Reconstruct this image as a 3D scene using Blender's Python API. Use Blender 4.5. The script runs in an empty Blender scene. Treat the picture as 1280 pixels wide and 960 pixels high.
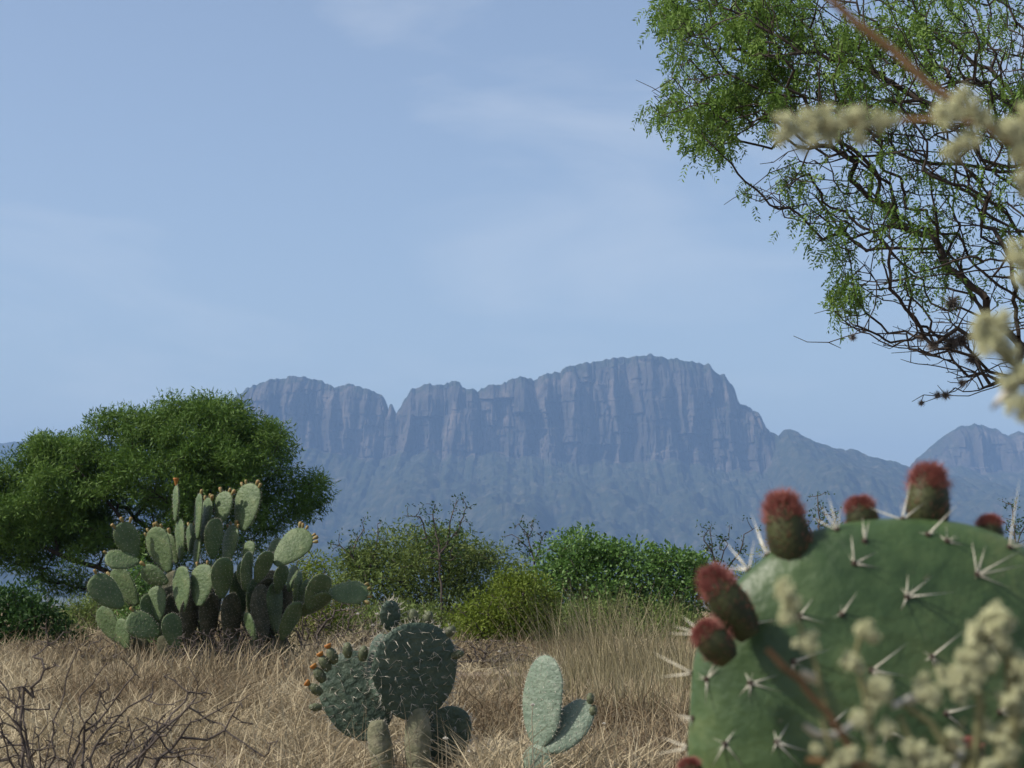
import bpy, math, random
import numpy as np
from mathutils import Vector, Matrix
from mathutils.bvhtree import BVHTree

scene = bpy.context.scene
COL = scene.collection

# ------------------------------------------------------------------ camera
FPX = 2400.0            # focal length in photo pixels (1280 wide)
CAM_H = 0.8             # the photographer crouches
PITCH = math.atan(225.0 / FPX)
cam_d = bpy.data.cameras.new('camera')
cam_d.sensor_width = 36.0
cam_d.lens = 36.0 * FPX / 1280.0
cam_d.clip_start = 0.05
cam_d.clip_end = 60000.0
cam_d.dof.use_dof = True
cam_d.dof.focus_distance = 10.0
cam_d.dof.aperture_fstop = 13.0
cam = bpy.data.objects.new('camera', cam_d)
COL.objects.link(cam)
cam.location = (0, 0, CAM_H)
cam.rotation_euler = (math.pi / 2 + PITCH, 0, 0)
scene.camera = cam

# ------------------------------------------------------------------ sky and sun
SUN_DIR = Vector((-0.68, -0.15, 0.72)).normalized()      # towards the sun: high on the left
SUN_EL = math.asin(SUN_DIR.z)
SUN_AZ = math.atan2(SUN_DIR.x, SUN_DIR.y)
world = bpy.data.worlds.new('World')
scene.world = world
world.use_nodes = True
wn = world.node_tree.nodes
wl = world.node_tree.links
wn.clear()
w_out = wn.new('ShaderNodeOutputWorld')
w_bg = wn.new('ShaderNodeBackground')
w_bg.inputs['Strength'].default_value = 0.135
w_sky = wn.new('ShaderNodeTexSky')
w_sky.sky_type = 'NISHITA'
w_sky.sun_disc = False
w_sky.sun_elevation = SUN_EL
w_sky.sun_rotation = SUN_AZ
w_sky.altitude = 1500.0
w_sky.air_density = 1.0
w_sky.dust_density = 6.0
w_sky.ozone_density = 0.5
# thin cirrus veil: streaky noise on the sky direction, whole dome alike
w_tc = wn.new('ShaderNodeTexCoord')
w_map = wn.new('ShaderNodeMapping')
w_map.inputs['Scale'].default_value = (1.6, 1.6, 6.5)
w_map.inputs['Rotation'].default_value = (0.10, 0.06, 0.4)
w_map.inputs['Location'].default_value = (0.55, 0.1, 0.47)
w_noise = wn.new('ShaderNodeTexNoise')
w_noise.inputs['Scale'].default_value = 2.0
w_noise.inputs['Detail'].default_value = 6.0
w_noise.inputs['Roughness'].default_value = 0.55
w_noise.inputs['Distortion'].default_value = 0.6
w_ramp = wn.new('ShaderNodeValToRGB')
w_ramp.color_ramp.elements[0].position = 0.48
w_ramp.color_ramp.elements[1].position = 0.78
w_ramp.color_ramp.elements[0].color = (0.07, 0.07, 0.07, 1)
w_ramp.color_ramp.elements[1].color = (0.40, 0.40, 0.40, 1)
w_mix = wn.new('ShaderNodeMixRGB')
w_mix.inputs['Color2'].default_value = (6.5, 6.6, 6.6, 1)
wl.new(w_tc.outputs['Generated'], w_map.inputs['Vector'])
wl.new(w_map.outputs['Vector'], w_noise.inputs['Vector'])
wl.new(w_noise.outputs['Fac'], w_ramp.inputs['Fac'])
wl.new(w_ramp.outputs['Color'], w_mix.inputs['Fac'])
wl.new(w_sky.outputs['Color'], w_mix.inputs['Color1'])
wl.new(w_mix.outputs['Color'], w_bg.inputs['Color'])
wl.new(w_bg.outputs['Background'], w_out.inputs['Surface'])

sun_d = bpy.data.lights.new('sun', 'SUN')
sun_d.energy = 5.0
sun_d.angle = math.radians(0.53)
sun_d.color = (1.0, 0.94, 0.83)
sun = bpy.data.objects.new('sun', sun_d)
COL.objects.link(sun)
sun.rotation_euler = SUN_DIR.to_track_quat('Z', 'Y').to_euler()
sun.location = (-20, 0, 30)

scene.view_settings.view_transform = 'Standard'
scene.view_settings.look = 'None'
scene.view_settings.gamma = 1.0
scene.view_settings.exposure = 0.20
scene.view_settings.use_curve_mapping = False
scene.render.engine = 'CYCLES'
scene.cycles.use_denoising = True
scene.cycles.max_bounces = 5
scene.cycles.diffuse_bounces = 2
scene.cycles.transmission_bounces = 2
scene.cycles.transparent_max_bounces = 4
scene.cycles.volume_bounces = 0

# ------------------------------------------------------------------ helpers
def P(px, py, d):
    """photo pixel -> world point at forward distance d (metres along +Y)"""
    xc = (px - 640.0) / FPX
    yc = (480.0 - py) / FPX
    c, s = math.cos(PITCH), math.sin(PITCH)
    dy = c - yc * s
    dz = s + yc * c
    k = d / dy
    return Vector((xc * k, d, CAM_H + dz * k))

def PX(v):
    """world point -> photo pixel"""
    c, s = math.cos(PITCH), math.sin(PITCH)
    x, y, z = v[0], v[1], v[2] - CAM_H
    f = y * c + z * s
    u = -y * s + z * c
    return 640 + FPX * x / f, 480 - FPX * u / f

def hash01(ix, iy, iz, seed):
    n = (ix.astype(np.int64) * 374761393 + iy.astype(np.int64) * 668265263
         + iz.astype(np.int64) * 2147483647 + seed * 974634777) & 0xFFFFFFFF
    n = ((n ^ (n >> 13)) * 1274126177) & 0xFFFFFFFF
    n = (n ^ (n >> 16)) * 2246822519 & 0xFFFFFFFF
    return ((n ^ (n >> 15)) & 0xFFFFFF) / float(0xFFFFFF)

def vnoise(x, y, z=0.0, seed=0):
    x, y, z = np.broadcast_arrays(np.asarray(x, float), np.asarray(y, float), np.asarray(z, float))
    ix, iy, iz = np.floor(x), np.floor(y), np.floor(z)
    fx, fy, fz = x - ix, y - iy, z - iz
    fx, fy, fz = [f * f * f * (f * (f * 6 - 15) + 10) for f in (fx, fy, fz)]
    r = 0.0
    for a in (0, 1):
        for b in (0, 1):
            for c in (0, 1):
                w = (fx if a else 1 - fx) * (fy if b else 1 - fy) * (fz if c else 1 - fz)
                r = r + w * hash01(ix + a, iy + b, iz + c, seed)
    return r * 2 - 1

def fbm(x, y, z=0.0, seed=0, octaves=4, gain=0.5):
    r, a, f = 0.0, 1.0, 1.0
    for o in range(octaves):
        r = r + a * vnoise(np.asarray(x) * f, np.asarray(y) * f, np.asarray(z) * f, seed + o * 17)
        a *= gain
        f *= 2.03
    return r

def gz(x, y):
    """height of the ground"""
    x = np.asarray(x, float); y = np.asarray(y, float)
    far = np.clip(y - 34.0, 0, None)
    z = -62.0 * (1 - np.exp(-far / 900.0))
    z = z + 0.035 * fbm(x * 0.45, y * 0.45, 0, 5, 3) * np.clip(y / 4.0, 0, 1)
    z = z + np.clip((far - 60) / 400, 0, 1) * 5.0 * fbm(x / 260.0, y / 260.0, 0, 9, 4)
    return z

def gzf(x, y):
    return float(gz(np.array([x]), np.array([y]))[0])

def make_mesh(name, verts, faces_list, smooth=False, tint=None):
    """verts (N,3) array, faces_list: list of (M,k) int arrays"""
    verts = np.asarray(verts, np.float32)
    me = bpy.data.meshes.new(name)
    me.vertices.add(len(verts))
    me.vertices.foreach_set('co', verts.ravel())
    idx, tot = [], []
    for f in faces_list:
        f = np.asarray(f, np.int32)
        if len(f) == 0:
            continue
        idx.append(f.ravel())
        tot.append(np.full(len(f), f.shape[1], np.int32))
    idx = np.concatenate(idx); tot = np.concatenate(tot)
    start = np.concatenate([[0], np.cumsum(tot)[:-1]]).astype(np.int32)
    me.loops.add(len(idx))
    me.loops.foreach_set('vertex_index', idx)
    me.polygons.add(len(tot))
    me.polygons.foreach_set('loop_start', start)
    me.polygons.foreach_set('loop_total', tot)
    me.polygons.foreach_set('use_smooth', np.full(len(tot), smooth, bool))
    if tint is not None:
        a = me.attributes.new('tint', 'FLOAT', 'POINT')
        a.data.foreach_set('value', np.asarray(tint, np.float32))
    me.update(calc_edges=True)
    return me

def link(name, me, mat=None, parent=None, matrix=None):
    o = bpy.data.objects.new(name, me)
    COL.objects.link(o)
    if mat is not None and me is not None and len(me.materials) == 0:
        me.materials.append(mat)
    if parent is not None:
        o.parent = parent
    if matrix is not None:
        o.matrix_basis = matrix
    return o

def tag(o, label, cat, group=None):
    o['label'] = label
    o['category'] = cat
    if group:
        o['group'] = group
    return o

def thing(name, label, cat, loc, group=None):
    o = bpy.data.objects.new(name, None)
    o.empty_display_size = 0.1
    COL.objects.link(o)
    o.location = loc
    return tag(o, label, cat, group)

# ------------------------------------------------------------------ materials
def new_mat(name):
    m = bpy.data.materials.new(name)
    m.use_nodes = True
    nt = m.node_tree
    b = nt.nodes['Principled BSDF']
    return m, nt, b

def ramp_node(nt, cols, pos=None):
    r = nt.nodes.new('ShaderNodeValToRGB')
    e = r.color_ramp.elements
    n = len(cols)
    for i in range(n):
        p = pos[i] if pos else i / (n - 1)
        if i < 2:
            el = e[i]; el.position = p
        else:
            el = e.new(p)
        el.color = (*cols[i], 1)
    return r

def noise_node(nt, scale, detail=4, rough=0.55, coord='Object', vec_scale=None):
    tc = nt.nodes.new('ShaderNodeTexCoord')
    n = nt.nodes.new('ShaderNodeTexNoise')
    n.inputs['Scale'].default_value = scale
    n.inputs['Detail'].default_value = detail
    n.inputs['Roughness'].default_value = rough
    if vec_scale:
        mp = nt.nodes.new('ShaderNodeMapping')
        mp.inputs['Scale'].default_value = vec_scale
        nt.links.new(tc.outputs[coord], mp.inputs['Vector'])
        nt.links.new(mp.outputs['Vector'], n.inputs['Vector'])
    else:
        nt.links.new(tc.outputs[coord], n.inputs['Vector'])
    return n

def noise_mat(name, cols, scale, rough=0.8, bump=0.0, bump_scale=None, spec=0.3, pos=None, detail=5, vec_scale=None):
    m, nt, b = new_mat(name)
    n = noise_node(nt, scale, detail, vec_scale=vec_scale)
    r = ramp_node(nt, cols, pos or [0.3 + 0.4 * i / (len(cols) - 1) for i in range(len(cols))])
    nt.links.new(n.outputs['Fac'], r.inputs['Fac'])
    nt.links.new(r.outputs['Color'], b.inputs['Base Color'])
    b.inputs['Roughness'].default_value = rough
    b.inputs['Specular IOR Level'].default_value = spec
    if bump:
        n2 = noise_node(nt, bump_scale or scale * 3, 4)
        bp = nt.nodes.new('ShaderNodeBump')
        bp.inputs['Strength'].default_value = bump
        bp.inputs['Distance'].default_value = 0.01
        nt.links.new(n2.outputs['Fac'], bp.inputs['Height'])
        nt.links.new(bp.outputs['Normal'], b.inputs['Normal'])
    return m

def tint_mat(name, cols, rough=0.6, spec=0.25, translucent=0.0, pos=None):
    """colour picked per piece by the 'tint' attribute"""
    m, nt, b = new_mat(name)
    a = nt.nodes.new('ShaderNodeAttribute'); a.attribute_name = 'tint'
    r = ramp_node(nt, cols, pos)
    nt.links.new(a.outputs['Fac'], r.inputs['Fac'])
    nt.links.new(r.outputs['Color'], b.inputs['Base Color'])
    b.inputs['Roughness'].default_value = rough
    b.inputs['Specular IOR Level'].default_value = spec
    if translucent:
        t = nt.nodes.new('ShaderNodeBsdfTranslucent')
        nt.links.new(r.outputs['Color'], t.inputs['Color'])
        mx = nt.nodes.new('ShaderNodeMixShader')
        mx.inputs['Fac'].default_value = translucent
        nt.links.new(b.outputs['BSDF'], mx.inputs[1])
        nt.links.new(t.outputs['BSDF'], mx.inputs[2])
        nt.links.new(mx.outputs['Shader'], nt.nodes['Material Output'].inputs['Surface'])
    return m

# ------------------------------------------------------------------ ground
M_GROUND, nt, b = new_mat('dry_soil')
n1 = noise_node(nt, 0.9, 6)
n2 = noise_node(nt, 14.0, 6, 0.7)
r1 = ramp_node(nt, [(0.17, 0.132, 0.095), (0.23, 0.19, 0.14), (0.15, 0.105, 0.08)], [0.3, 0.5, 0.7])
r2 = ramp_node(nt, [(0.55, 0.55, 0.55), (1.15, 1.15, 1.15)], [0.3, 0.7])
mx = nt.nodes.new('ShaderNodeMixRGB'); mx.blend_type = 'MULTIPLY'; mx.inputs['Fac'].default_value = 1
nt.links.new(n1.outputs['Fac'], r1.inputs['Fac']); nt.links.new(n2.outputs['Fac'], r2.inputs['Fac'])
nt.links.new(r1.outputs['Color'], mx.inputs['Color1']); nt.links.new(r2.outputs['Color'], mx.inputs['Color2'])
# beyond the near clearing the plain is covered in scrub
geo = nt.nodes.new('ShaderNodeNewGeometry')
sep = nt.nodes.new('ShaderNodeSeparateXYZ'); nt.links.new(geo.outputs['Position'], sep.inputs['Vector'])
mr = nt.nodes.new('ShaderNodeMapRange'); mr.inputs['From Min'].default_value = 15; mr.inputs['From Max'].default_value = 26
nt.links.new(sep.outputs['Y'], mr.inputs['Value'])
n3 = noise_node(nt, 0.05, 8, 0.7)
r3 = ramp_node(nt, [(0.05, 0.06, 0.035), (0.09, 0.09, 0.055), (0.20, 0.165, 0.12)], [0.35, 0.55, 0.75])
nt.links.new(n3.outputs['Fac'], r3.inputs['Fac'])
mx2 = nt.nodes.new('ShaderNodeMixRGB')
nt.links.new(mr.outputs['Result'], mx2.inputs['Fac'])
nt.links.new(mx.outputs['Color'], mx2.inputs['Color1']); nt.links.new(r3.outputs['Color'], mx2.inputs['Color2'])
nt.links.new(mx2.outputs['Color'], b.inputs['Base Color'])
b.inputs['Roughness'].default_value = 0.95
b.inputs['Specular IOR Level'].default_value = 0.1
bp = nt.nodes.new('ShaderNodeBump'); bp.inputs['Strength'].default_value = 0.6; bp.inputs['Distance'].default_value = 0.03
nt.links.new(n2.outputs['Fac'], bp.inputs['Height']); nt.links.new(bp.outputs['Normal'], b.inputs['Normal'])

def build_ground():
    xs = np.concatenate([-np.geomspace(7000, 8, 60), np.linspace(-7.8, 7.8, 81), np.geomspace(8, 7000, 60)])
    ys = np.concatenate([-np.geomspace(160, 2, 14), np.linspace(-1.5, 36, 150), np.geomspace(36.5, 9200, 110)])
    X, Y = np.meshgrid(xs, ys)
    Z = gz(X, Y)
    v = np.stack([X, Y, Z], -1).reshape(-1, 3)
    nx, ny = len(xs), len(ys)
    i = np.arange(ny - 1)[:, None] * nx + np.arange(nx - 1)[None, :]
    q = np.stack([i, i + 1, i + nx + 1, i + nx], -1).reshape(-1, 4)
    o = link('ground', make_mesh('ground', v, [q], True), M_GROUND)
    o['kind'] = 'structure'
build_ground()

# ------------------------------------------------------------------ mountains
def rock_material(name):
    m, nt, b = new_mat(name)
    a = nt.nodes.new('ShaderNodeAttribute'); a.attribute_name = 'tint'     # 1 = bare cliff, 0 = scrub slope
    ns = noise_node(nt, 0.02, 6, 0.6, vec_scale=(1.0, 1.0, 0.22))          # vertical staining
    rk = ramp_node(nt, [(0.042, 0.038, 0.034), (0.076, 0.066, 0.057), (0.155, 0.125, 0.10)], [0.36, 0.52, 0.70])
    nt.links.new(ns.outputs['Fac'], rk.inputs['Fac'])
    nv = noise_node(nt, 0.035, 8, 0.72)
    vg = ramp_node(nt, [(0.020, 0.028, 0.018), (0.040, 0.046, 0.028), (0.08, 0.072, 0.05), (0.24, 0.21, 0.17)], [0.36, 0.52, 0.64, 0.72])
    nt.links.new(nv.outputs['Fac'], vg.inputs['Fac'])
    # scrub also clings to the ledges
    nl = noise_node(nt, 0.045, 5, 0.65)
    ad = nt.nodes.new('ShaderNodeMath'); ad.operation = 'MULTIPLY_ADD'
    ad.inputs[1].default_value = 2.4; ad.inputs[2].default_value = -1.35
    nt.links.new(nl.outputs['Fac'], ad.inputs[0])
    s = nt.nodes.new('ShaderNodeMath'); s.operation = 'ADD'; s.use_clamp = True
    nt.links.new(a.outputs['Fac'], s.inputs[0]); nt.links.new(ad.outputs[0], s.inputs[1])
    rs = nt.nodes.new('ShaderNodeMapRange'); rs.inputs['From Min'].default_value = 0.35; rs.inputs['From Max'].default_value = 0.65
    nt.links.new(s.outputs[0], rs.inputs['Value'])
    mx = nt.nodes.new('ShaderNodeMixRGB')
    nt.links.new(rs.outputs['Result'], mx.inputs['Fac'])
    nt.links.new(vg.outputs['Color'], mx.inputs['Color1']); nt.links.new(rk.outputs['Color'], mx.inputs['Color2'])
    nt.links.new(mx.outputs['Color'], b.inputs['Base Color'])
    b.inputs['Roughness'].default_value = 1.0
    b.inputs['Specular IOR Level'].default_value = 0.0
    bp = nt.nodes.new('ShaderNodeBump'); bp.inputs['Strength'].default_value = 0.7; bp.inputs['Distance'].default_value = 6.0
    nt.links.new(nv.outputs['Fac'], bp.inputs['Height']); nt.links.new(bp.outputs['Normal'], b.inputs['Normal'])
    return m
M_ROCK = rock_material('hazy_cliff_rock')

def pxz(px, py, d):
    """vectorised P"""
    px = np.asarray(px, float); py = np.asarray(py, float)
    xc = (px - 640.0) / FPX; yc = (480.0 - py) / FPX
    c, s = math.cos(PITCH), math.sin(PITCH)
    k = d / (c - yc * s)
    return xc * k, CAM_H + (s + yc * c) * k

def build_mountain(name, sky, base, dist, foot, px0, px1, step, rows, amp, rough_px, seed, depth_back=900):
    cols = np.arange(px0, px1, step)
    n = len(cols)
    sk = np.interp(cols, *zip(*sky))
    # ragged edge: trees and stones along the rim
    sk = sk - rough_px * (0.55 * fbm(cols / 5.0, 0, 0, seed, 3) + 0.9 * np.clip(fbm(cols / 9.0, 3.3, 0, seed + 3, 2) - 0.25, 0, 1))
    bs = np.interp(cols, *zip(*base))
    bs = np.maximum(bs + 6 * fbm(cols / 28.0, 1.7, 0, seed + 5, 3), sk + 2)
    X, Zr = pxz(cols, sk, dist)
    _, Zb = pxz(cols, bs, dist)
    rt, rc, rp, rb = rows
    V, T = [], []
    cliff_h = np.clip((Zr - Zb) / 120.0, 0, 1)          # how much of a cliff this column is
    cx = X
    big = 1 - np.abs(fbm(cx / 95.0, 0.3, 0, seed + 11, 2)) * 1.3
    def disp(Z):
        # buttresses and gullies, drifting a little with height
        w = cx + 7 * fbm(cx / 90, Z / 120.0, 0, seed + 21, 3)
        a = 1 - np.abs(fbm(w / 62.0, Z / 420.0, 0, seed + 31, 2)) * 1.6
        c2 = 1 - np.abs(fbm(w / 23.0, Z / 200.0, 0, seed + 41, 2)) * 1.5
        c3 = fbm(w / 8.0, Z / 60.0, 0, seed + 51, 3)
        # jointed rock: blocks of random stand-out, in three sizes, parted by upright cracks
        def blocks(sz, hz, sd):
            wx = (w + 0.25 * sz * vnoise(cx / sz * 0.7, Z / hz, 0, sd + 7)) / sz
            ci = np.floor(wx)
            cz = np.floor(Z / hz + 3.0 * hash01(ci, ci * 0, ci * 0, sd + 3))
            e = np.minimum(wx - ci, 1 - (wx - ci))
            return hash01(ci, cz, ci * 0, sd) * 2 - 1 - 0.5 * np.clip(1 - e / 0.2, 0, 1)
        blk = 0.62 * blocks(88.0, 170.0, seed + 230) + 0.50 * blocks(43.0, 85.0, seed + 200) + 0.24 * blocks(20.0, 45.0, seed + 210) + 0.10 * blocks(10.0, 30.0, seed + 220)
        led = fbm(cx / 60.0, Z / 11.0, 0, seed + 61, 2)
        return (amp * (0.9 * big + 0.90 * a) + 0.80 * amp * blk + 0.15 * amp * c2 * np.clip(0.5 + fbm(cx / 50, Z / 110.0, 0, seed + 25, 2), 0, 1.2) + 0.16 * amp * c3 + 0.05 * amp * led)
    # foot of the slope to the cliff base
    for i in range(rt):
        t = i / rt
        zf = -75.0
        z = zf + (Zb - zf) * (t ** 1.25)
        y = foot + (dist - foot) * t
        y = np.full(n, y)
        ridge = fbm(cx / 210.0, y / 420.0, 0, seed + 71, 5, 0.55)
        z = z + ridge * 55 * math.sin(math.pi * min(t * 0.9 + 0.05, 1)) * (1 - t ** 6)
        z = z + 5 * fbm(cx / 24.0, y / 24.0, 0, seed + 75, 3)
        blend = t ** 5
        y = y - blend * cliff_h * disp(z) * 0.9
        V.append(np.stack([cx, y, z], -1)); T.append(np.full(n, 0.0) + 0.42 * blend * cliff_h)
    for i in range(rc):
        t = i / (rc - 1)
        z = Zb + (Zr - Zb) * t
        lean = 70 * t + 110 * np.clip(t - 0.72, 0, 1) ** 1.5 * 3.0
        lean = lean * (0.35 + 0.65 * cliff_h) + (1 - cliff_h) * (Zr - Zb) * 0.9 * t
        y = dist + lean - cliff_h * disp(z) * (1 - 0.35 * t) - (1 - cliff_h) * 8 * fbm(cx / 20, z / 20, 0, seed + 81, 3)
        V.append(np.stack([cx, y, z], -1))
        T.append(np.clip(0.15 + 0.75 * cliff_h, 0, 1) * np.clip(1.25 - 0.85 * np.clip((t - 0.8) / 0.2, 0, 1), 0, 1))
    last = V[-1]
    for i in range(1, rp + 1):
        t = i / rp
        y = last[:, 1] + 260 * t
        z = last[:, 2] - 30 * t * t - 4 * np.abs(fbm(cx / 20, y / 20, 0, seed + 91, 3))
        V.append(np.stack([cx, y, z], -1)); T.append(np.full(n, 0.1))
    last = V[-1]
    for i in range(1, rb + 1):
        t = i / rb
        y = last[:, 1] + depth_back * t
        z = last[:, 2] * (1 - t) + -80 * t + 20 * fbm(cx / 150, y / 150, 0, seed + 95, 3) * math.sin(math.pi * t)
        V.append(np.stack([cx, y, z], -1)); T.append(np.full(n, 0.1))
    V = np.array(V); R = len(V)
    i = np.arange(R - 1)[:, None] * n + np.arange(n - 1)[None, :]
    q = np.stack([i, i + 1, i + n + 1, i + n], -1).reshape(-1, 4)
    o = link(name, make_mesh(name, V.reshape(-1, 3), [q], False, np.array(T).ravel()), M_ROCK)
    o['kind'] = 'structure'
    return o

MESA_SKY = [(-500, 690), (-200, 655), (0, 610), (150, 565), (240, 525), (270, 505), (281, 497), (288, 489), (294, 488), (303, 480), (318, 474), (333, 469),
            (345, 467), (358, 467), (372, 467), (380, 467), (388, 469), (396, 470), (404, 475), (413, 479), (420, 478), (424, 475),
            (436, 476), (448, 478), (458, 482), (468, 487), (474, 490), (478, 496), (481, 506), (483, 508), (484, 502), (487, 501), (489, 507), (491, 514),
            (493, 514), (497, 507), (502, 496), (508, 489), (513, 482), (524, 479), (534, 477), (543, 476), (551, 478), (555, 476), (557, 473),
            (559, 476), (564, 474), (569, 472), (574, 474), (577, 480), (584, 483), (590, 481), (596, 485), (600, 482), (606, 480), (612, 477),
            (616, 475), (619, 478), (626, 476), (633, 473), (640, 469), (648, 467), (656, 467), (664, 467), (668, 471), (676, 466), (684, 463),
            (694, 461), (702, 459), (709, 455), (722, 451), (740, 448), (758, 444), (772, 442), (785, 439), (797, 441), (815, 440), (832, 442),
            (845, 443), (860, 446), (880, 449), (892, 453), (900, 459), (912, 464), (919, 475), (925, 480), (927, 488), (931, 499), (938, 500),
            (945, 505), (953, 511), (960, 520), (964, 533), (974, 538), (976, 543), (983, 544), (985, 535), (993, 534), (1002, 538), (1005, 543),
            (1015, 547), (1030, 553), (1045, 558), (1060, 559), (1075, 559), (1088, 567), (1105, 572), (1125, 576), (1150, 583), (1250, 605), (1450, 650), (1800, 690)]
MESA_BASE = [(-500, 700), (200, 560), (270, 520), (290, 545), (330, 556), (400, 563), (480, 570), (560, 566), (640, 566), (700, 576), (760, 575), (830, 572),
             (880, 580), (930, 590), (955, 585), (972, 560), (985, 548), (1010, 555), (1125, 584), (1800, 700)]
build_mountain('mesa_mountain', MESA_SKY, MESA_BASE, 5000.0, 3300.0, -500, 1800, 1.6, (56, 86, 6, 6), 30.0, 2.7, 100)
HILL_SKY = [(900, 690), (1050, 640), (1120, 605), (1150, 584), (1158, 574), (1168, 566), (1172, 559), (1180, 556), (1186, 549), (1194, 543), (1200, 538), (1208, 533),
            (1215, 529), (1228, 527), (1240, 528), (1250, 532), (1258, 532), (1266, 540), (1274, 542), (1286, 536), (1300, 540), (1340, 556), (1450, 570), (1700, 610)]
HILL_BASE = [(900, 700), (1120, 612), (1160, 590), (1190, 585), (1240, 588), (1300, 585), (1400, 600), (1700, 620)]
build_mountain('rocky_hill', HILL_SKY, HILL_BASE, 5600.0, 3900.0, 900, 1700, 2.4, (40, 40, 6, 6), 22.0, 2.2, 300)
RIDGE_SKY = [(-900, 590), (-500, 572), (-200, 558), (-60, 556), (0, 552), (30, 548), (60, 544), (95, 545), (130, 550), (200, 556), (300, 575), (500, 620), (700, 660)]
RIDGE_BASE = [(a, c + 14) for a, c in RIDGE_SKY]
build_mountain('distant_ridge', RIDGE_SKY, RIDGE_BASE, 6600.0, 4600.0, -900, 700, 3.0, (40, 14, 6, 6), 14.0, 1.2, 500)

# ------------------------------------------------------------------ haze: one closed box of pale air around everything
def build_haze():
    x0, x1, y0, y1, z0, z1 = -7600, 7600, -400, 9700, -110, 600
    v = [(x, y, z) for x in (x0, x1) for y in (y0, y1) for z in (z0, z1)]
    f = [(0, 1, 3, 2), (4, 6, 7, 5), (0, 4, 5, 1), (2, 3, 7, 6), (0, 2, 6, 4), (1, 5, 7, 3)]
    m = bpy.data.materials.new('haze_air'); m.use_nodes = True
    nt = m.node_tree; nt.nodes.clear()
    out = nt.nodes.new('ShaderNodeOutputMaterial')
    pv = nt.nodes.new('ShaderNodeVolumePrincipled')
    pv.inputs['Color'].default_value = (0.36, 0.59, 1.0, 1)
    pv.inputs['Density'].default_value = 0.000135
    pv.inputs['Anisotropy'].default_value = 0.0
    nt.links.new(pv.outputs['Volume'], out.inputs['Volume'])
    o = link('haze', make_mesh('haze', v, [np.array(f)]), m)
    o['kind'] = 'stuff'
    o.display_type = 'WIRE'
build_haze()

# ------------------------------------------------------------------ plant tools
rng = np.random.default_rng(7)

def unit(v):
    return v / np.maximum(np.linalg.norm(v, axis=-1, keepdims=True), 1e-9)

def inside(poly, x, y):
    poly = np.asarray(poly, float)
    c = np.zeros(len(x), bool)
    j = len(poly) - 1
    for i in range(len(poly)):
        xi, yi = poly[i]; xj, yj = poly[j]
        cond = ((yi > y) != (yj > y)) & (x < (xj - xi) * (y - yi) / (yj - yi + 1e-12) + xi)
        c ^= cond
        j = i
    return c

def edge_dist(poly, x, y):
    poly = np.asarray(poly, float)
    d = np.full(len(x), 1e9)
    for i in range(len(poly)):
        a = poly[i - 1]; b = poly[i]
        ab = b - a
        t = np.clip(((x - a[0]) * ab[0] + (y - a[1]) * ab[1]) / max(ab @ ab, 1e-9), 0, 1)
        d = np.minimum(d, np.hypot(x - a[0] - t * ab[0], y - a[1] - t * ab[1]))
    return d

def sample_poly(poly, n, r):
    poly = np.asarray(poly, float)
    lo, hi = poly.min(0), poly.max(0)
    out = np.zeros((0, 2))
    while len(out) < n:
        p = lo + (hi - lo) * r.random((n * 2, 2))
        out = np.concatenate([out, p[inside(poly, p[:, 0], p[:, 1])]])
    return out[:n]

def crown_points(poly, n, dist, r, rpx=90, flat=1.0):
    """points filling a rounded crown whose outline is poly; depth from the distance to the rim"""
    p = sample_poly(poly, n, r)
    e = np.minimum(edge_dist(poly, p[:, 0], p[:, 1]), rpx)
    half = np.sqrt(np.maximum(rpx ** 2 - (rpx - e) ** 2, 0)) * dist / FPX * flat
    d = dist + half * (r.random(n) * 2 - 1)
    X, Z = pxz(p[:, 0], p[:, 1], d)
    return np.stack([X, d, Z], -1)

def resample(pts, seg, r, wob):
    out = [np.array(pts[0], float)]
    for a, b in zip(pts[:-1], pts[1:]):
        a = np.array(a, float); b = np.array(b, float)
        k = max(1, int(round(np.linalg.norm(b - a) / seg)))
        for i in range(1, k + 1):
            q = a + (b - a) * i / k
            if i < k:
                q = q + r.normal(0, wob, 3)
            out.append(q)
    return out

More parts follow.
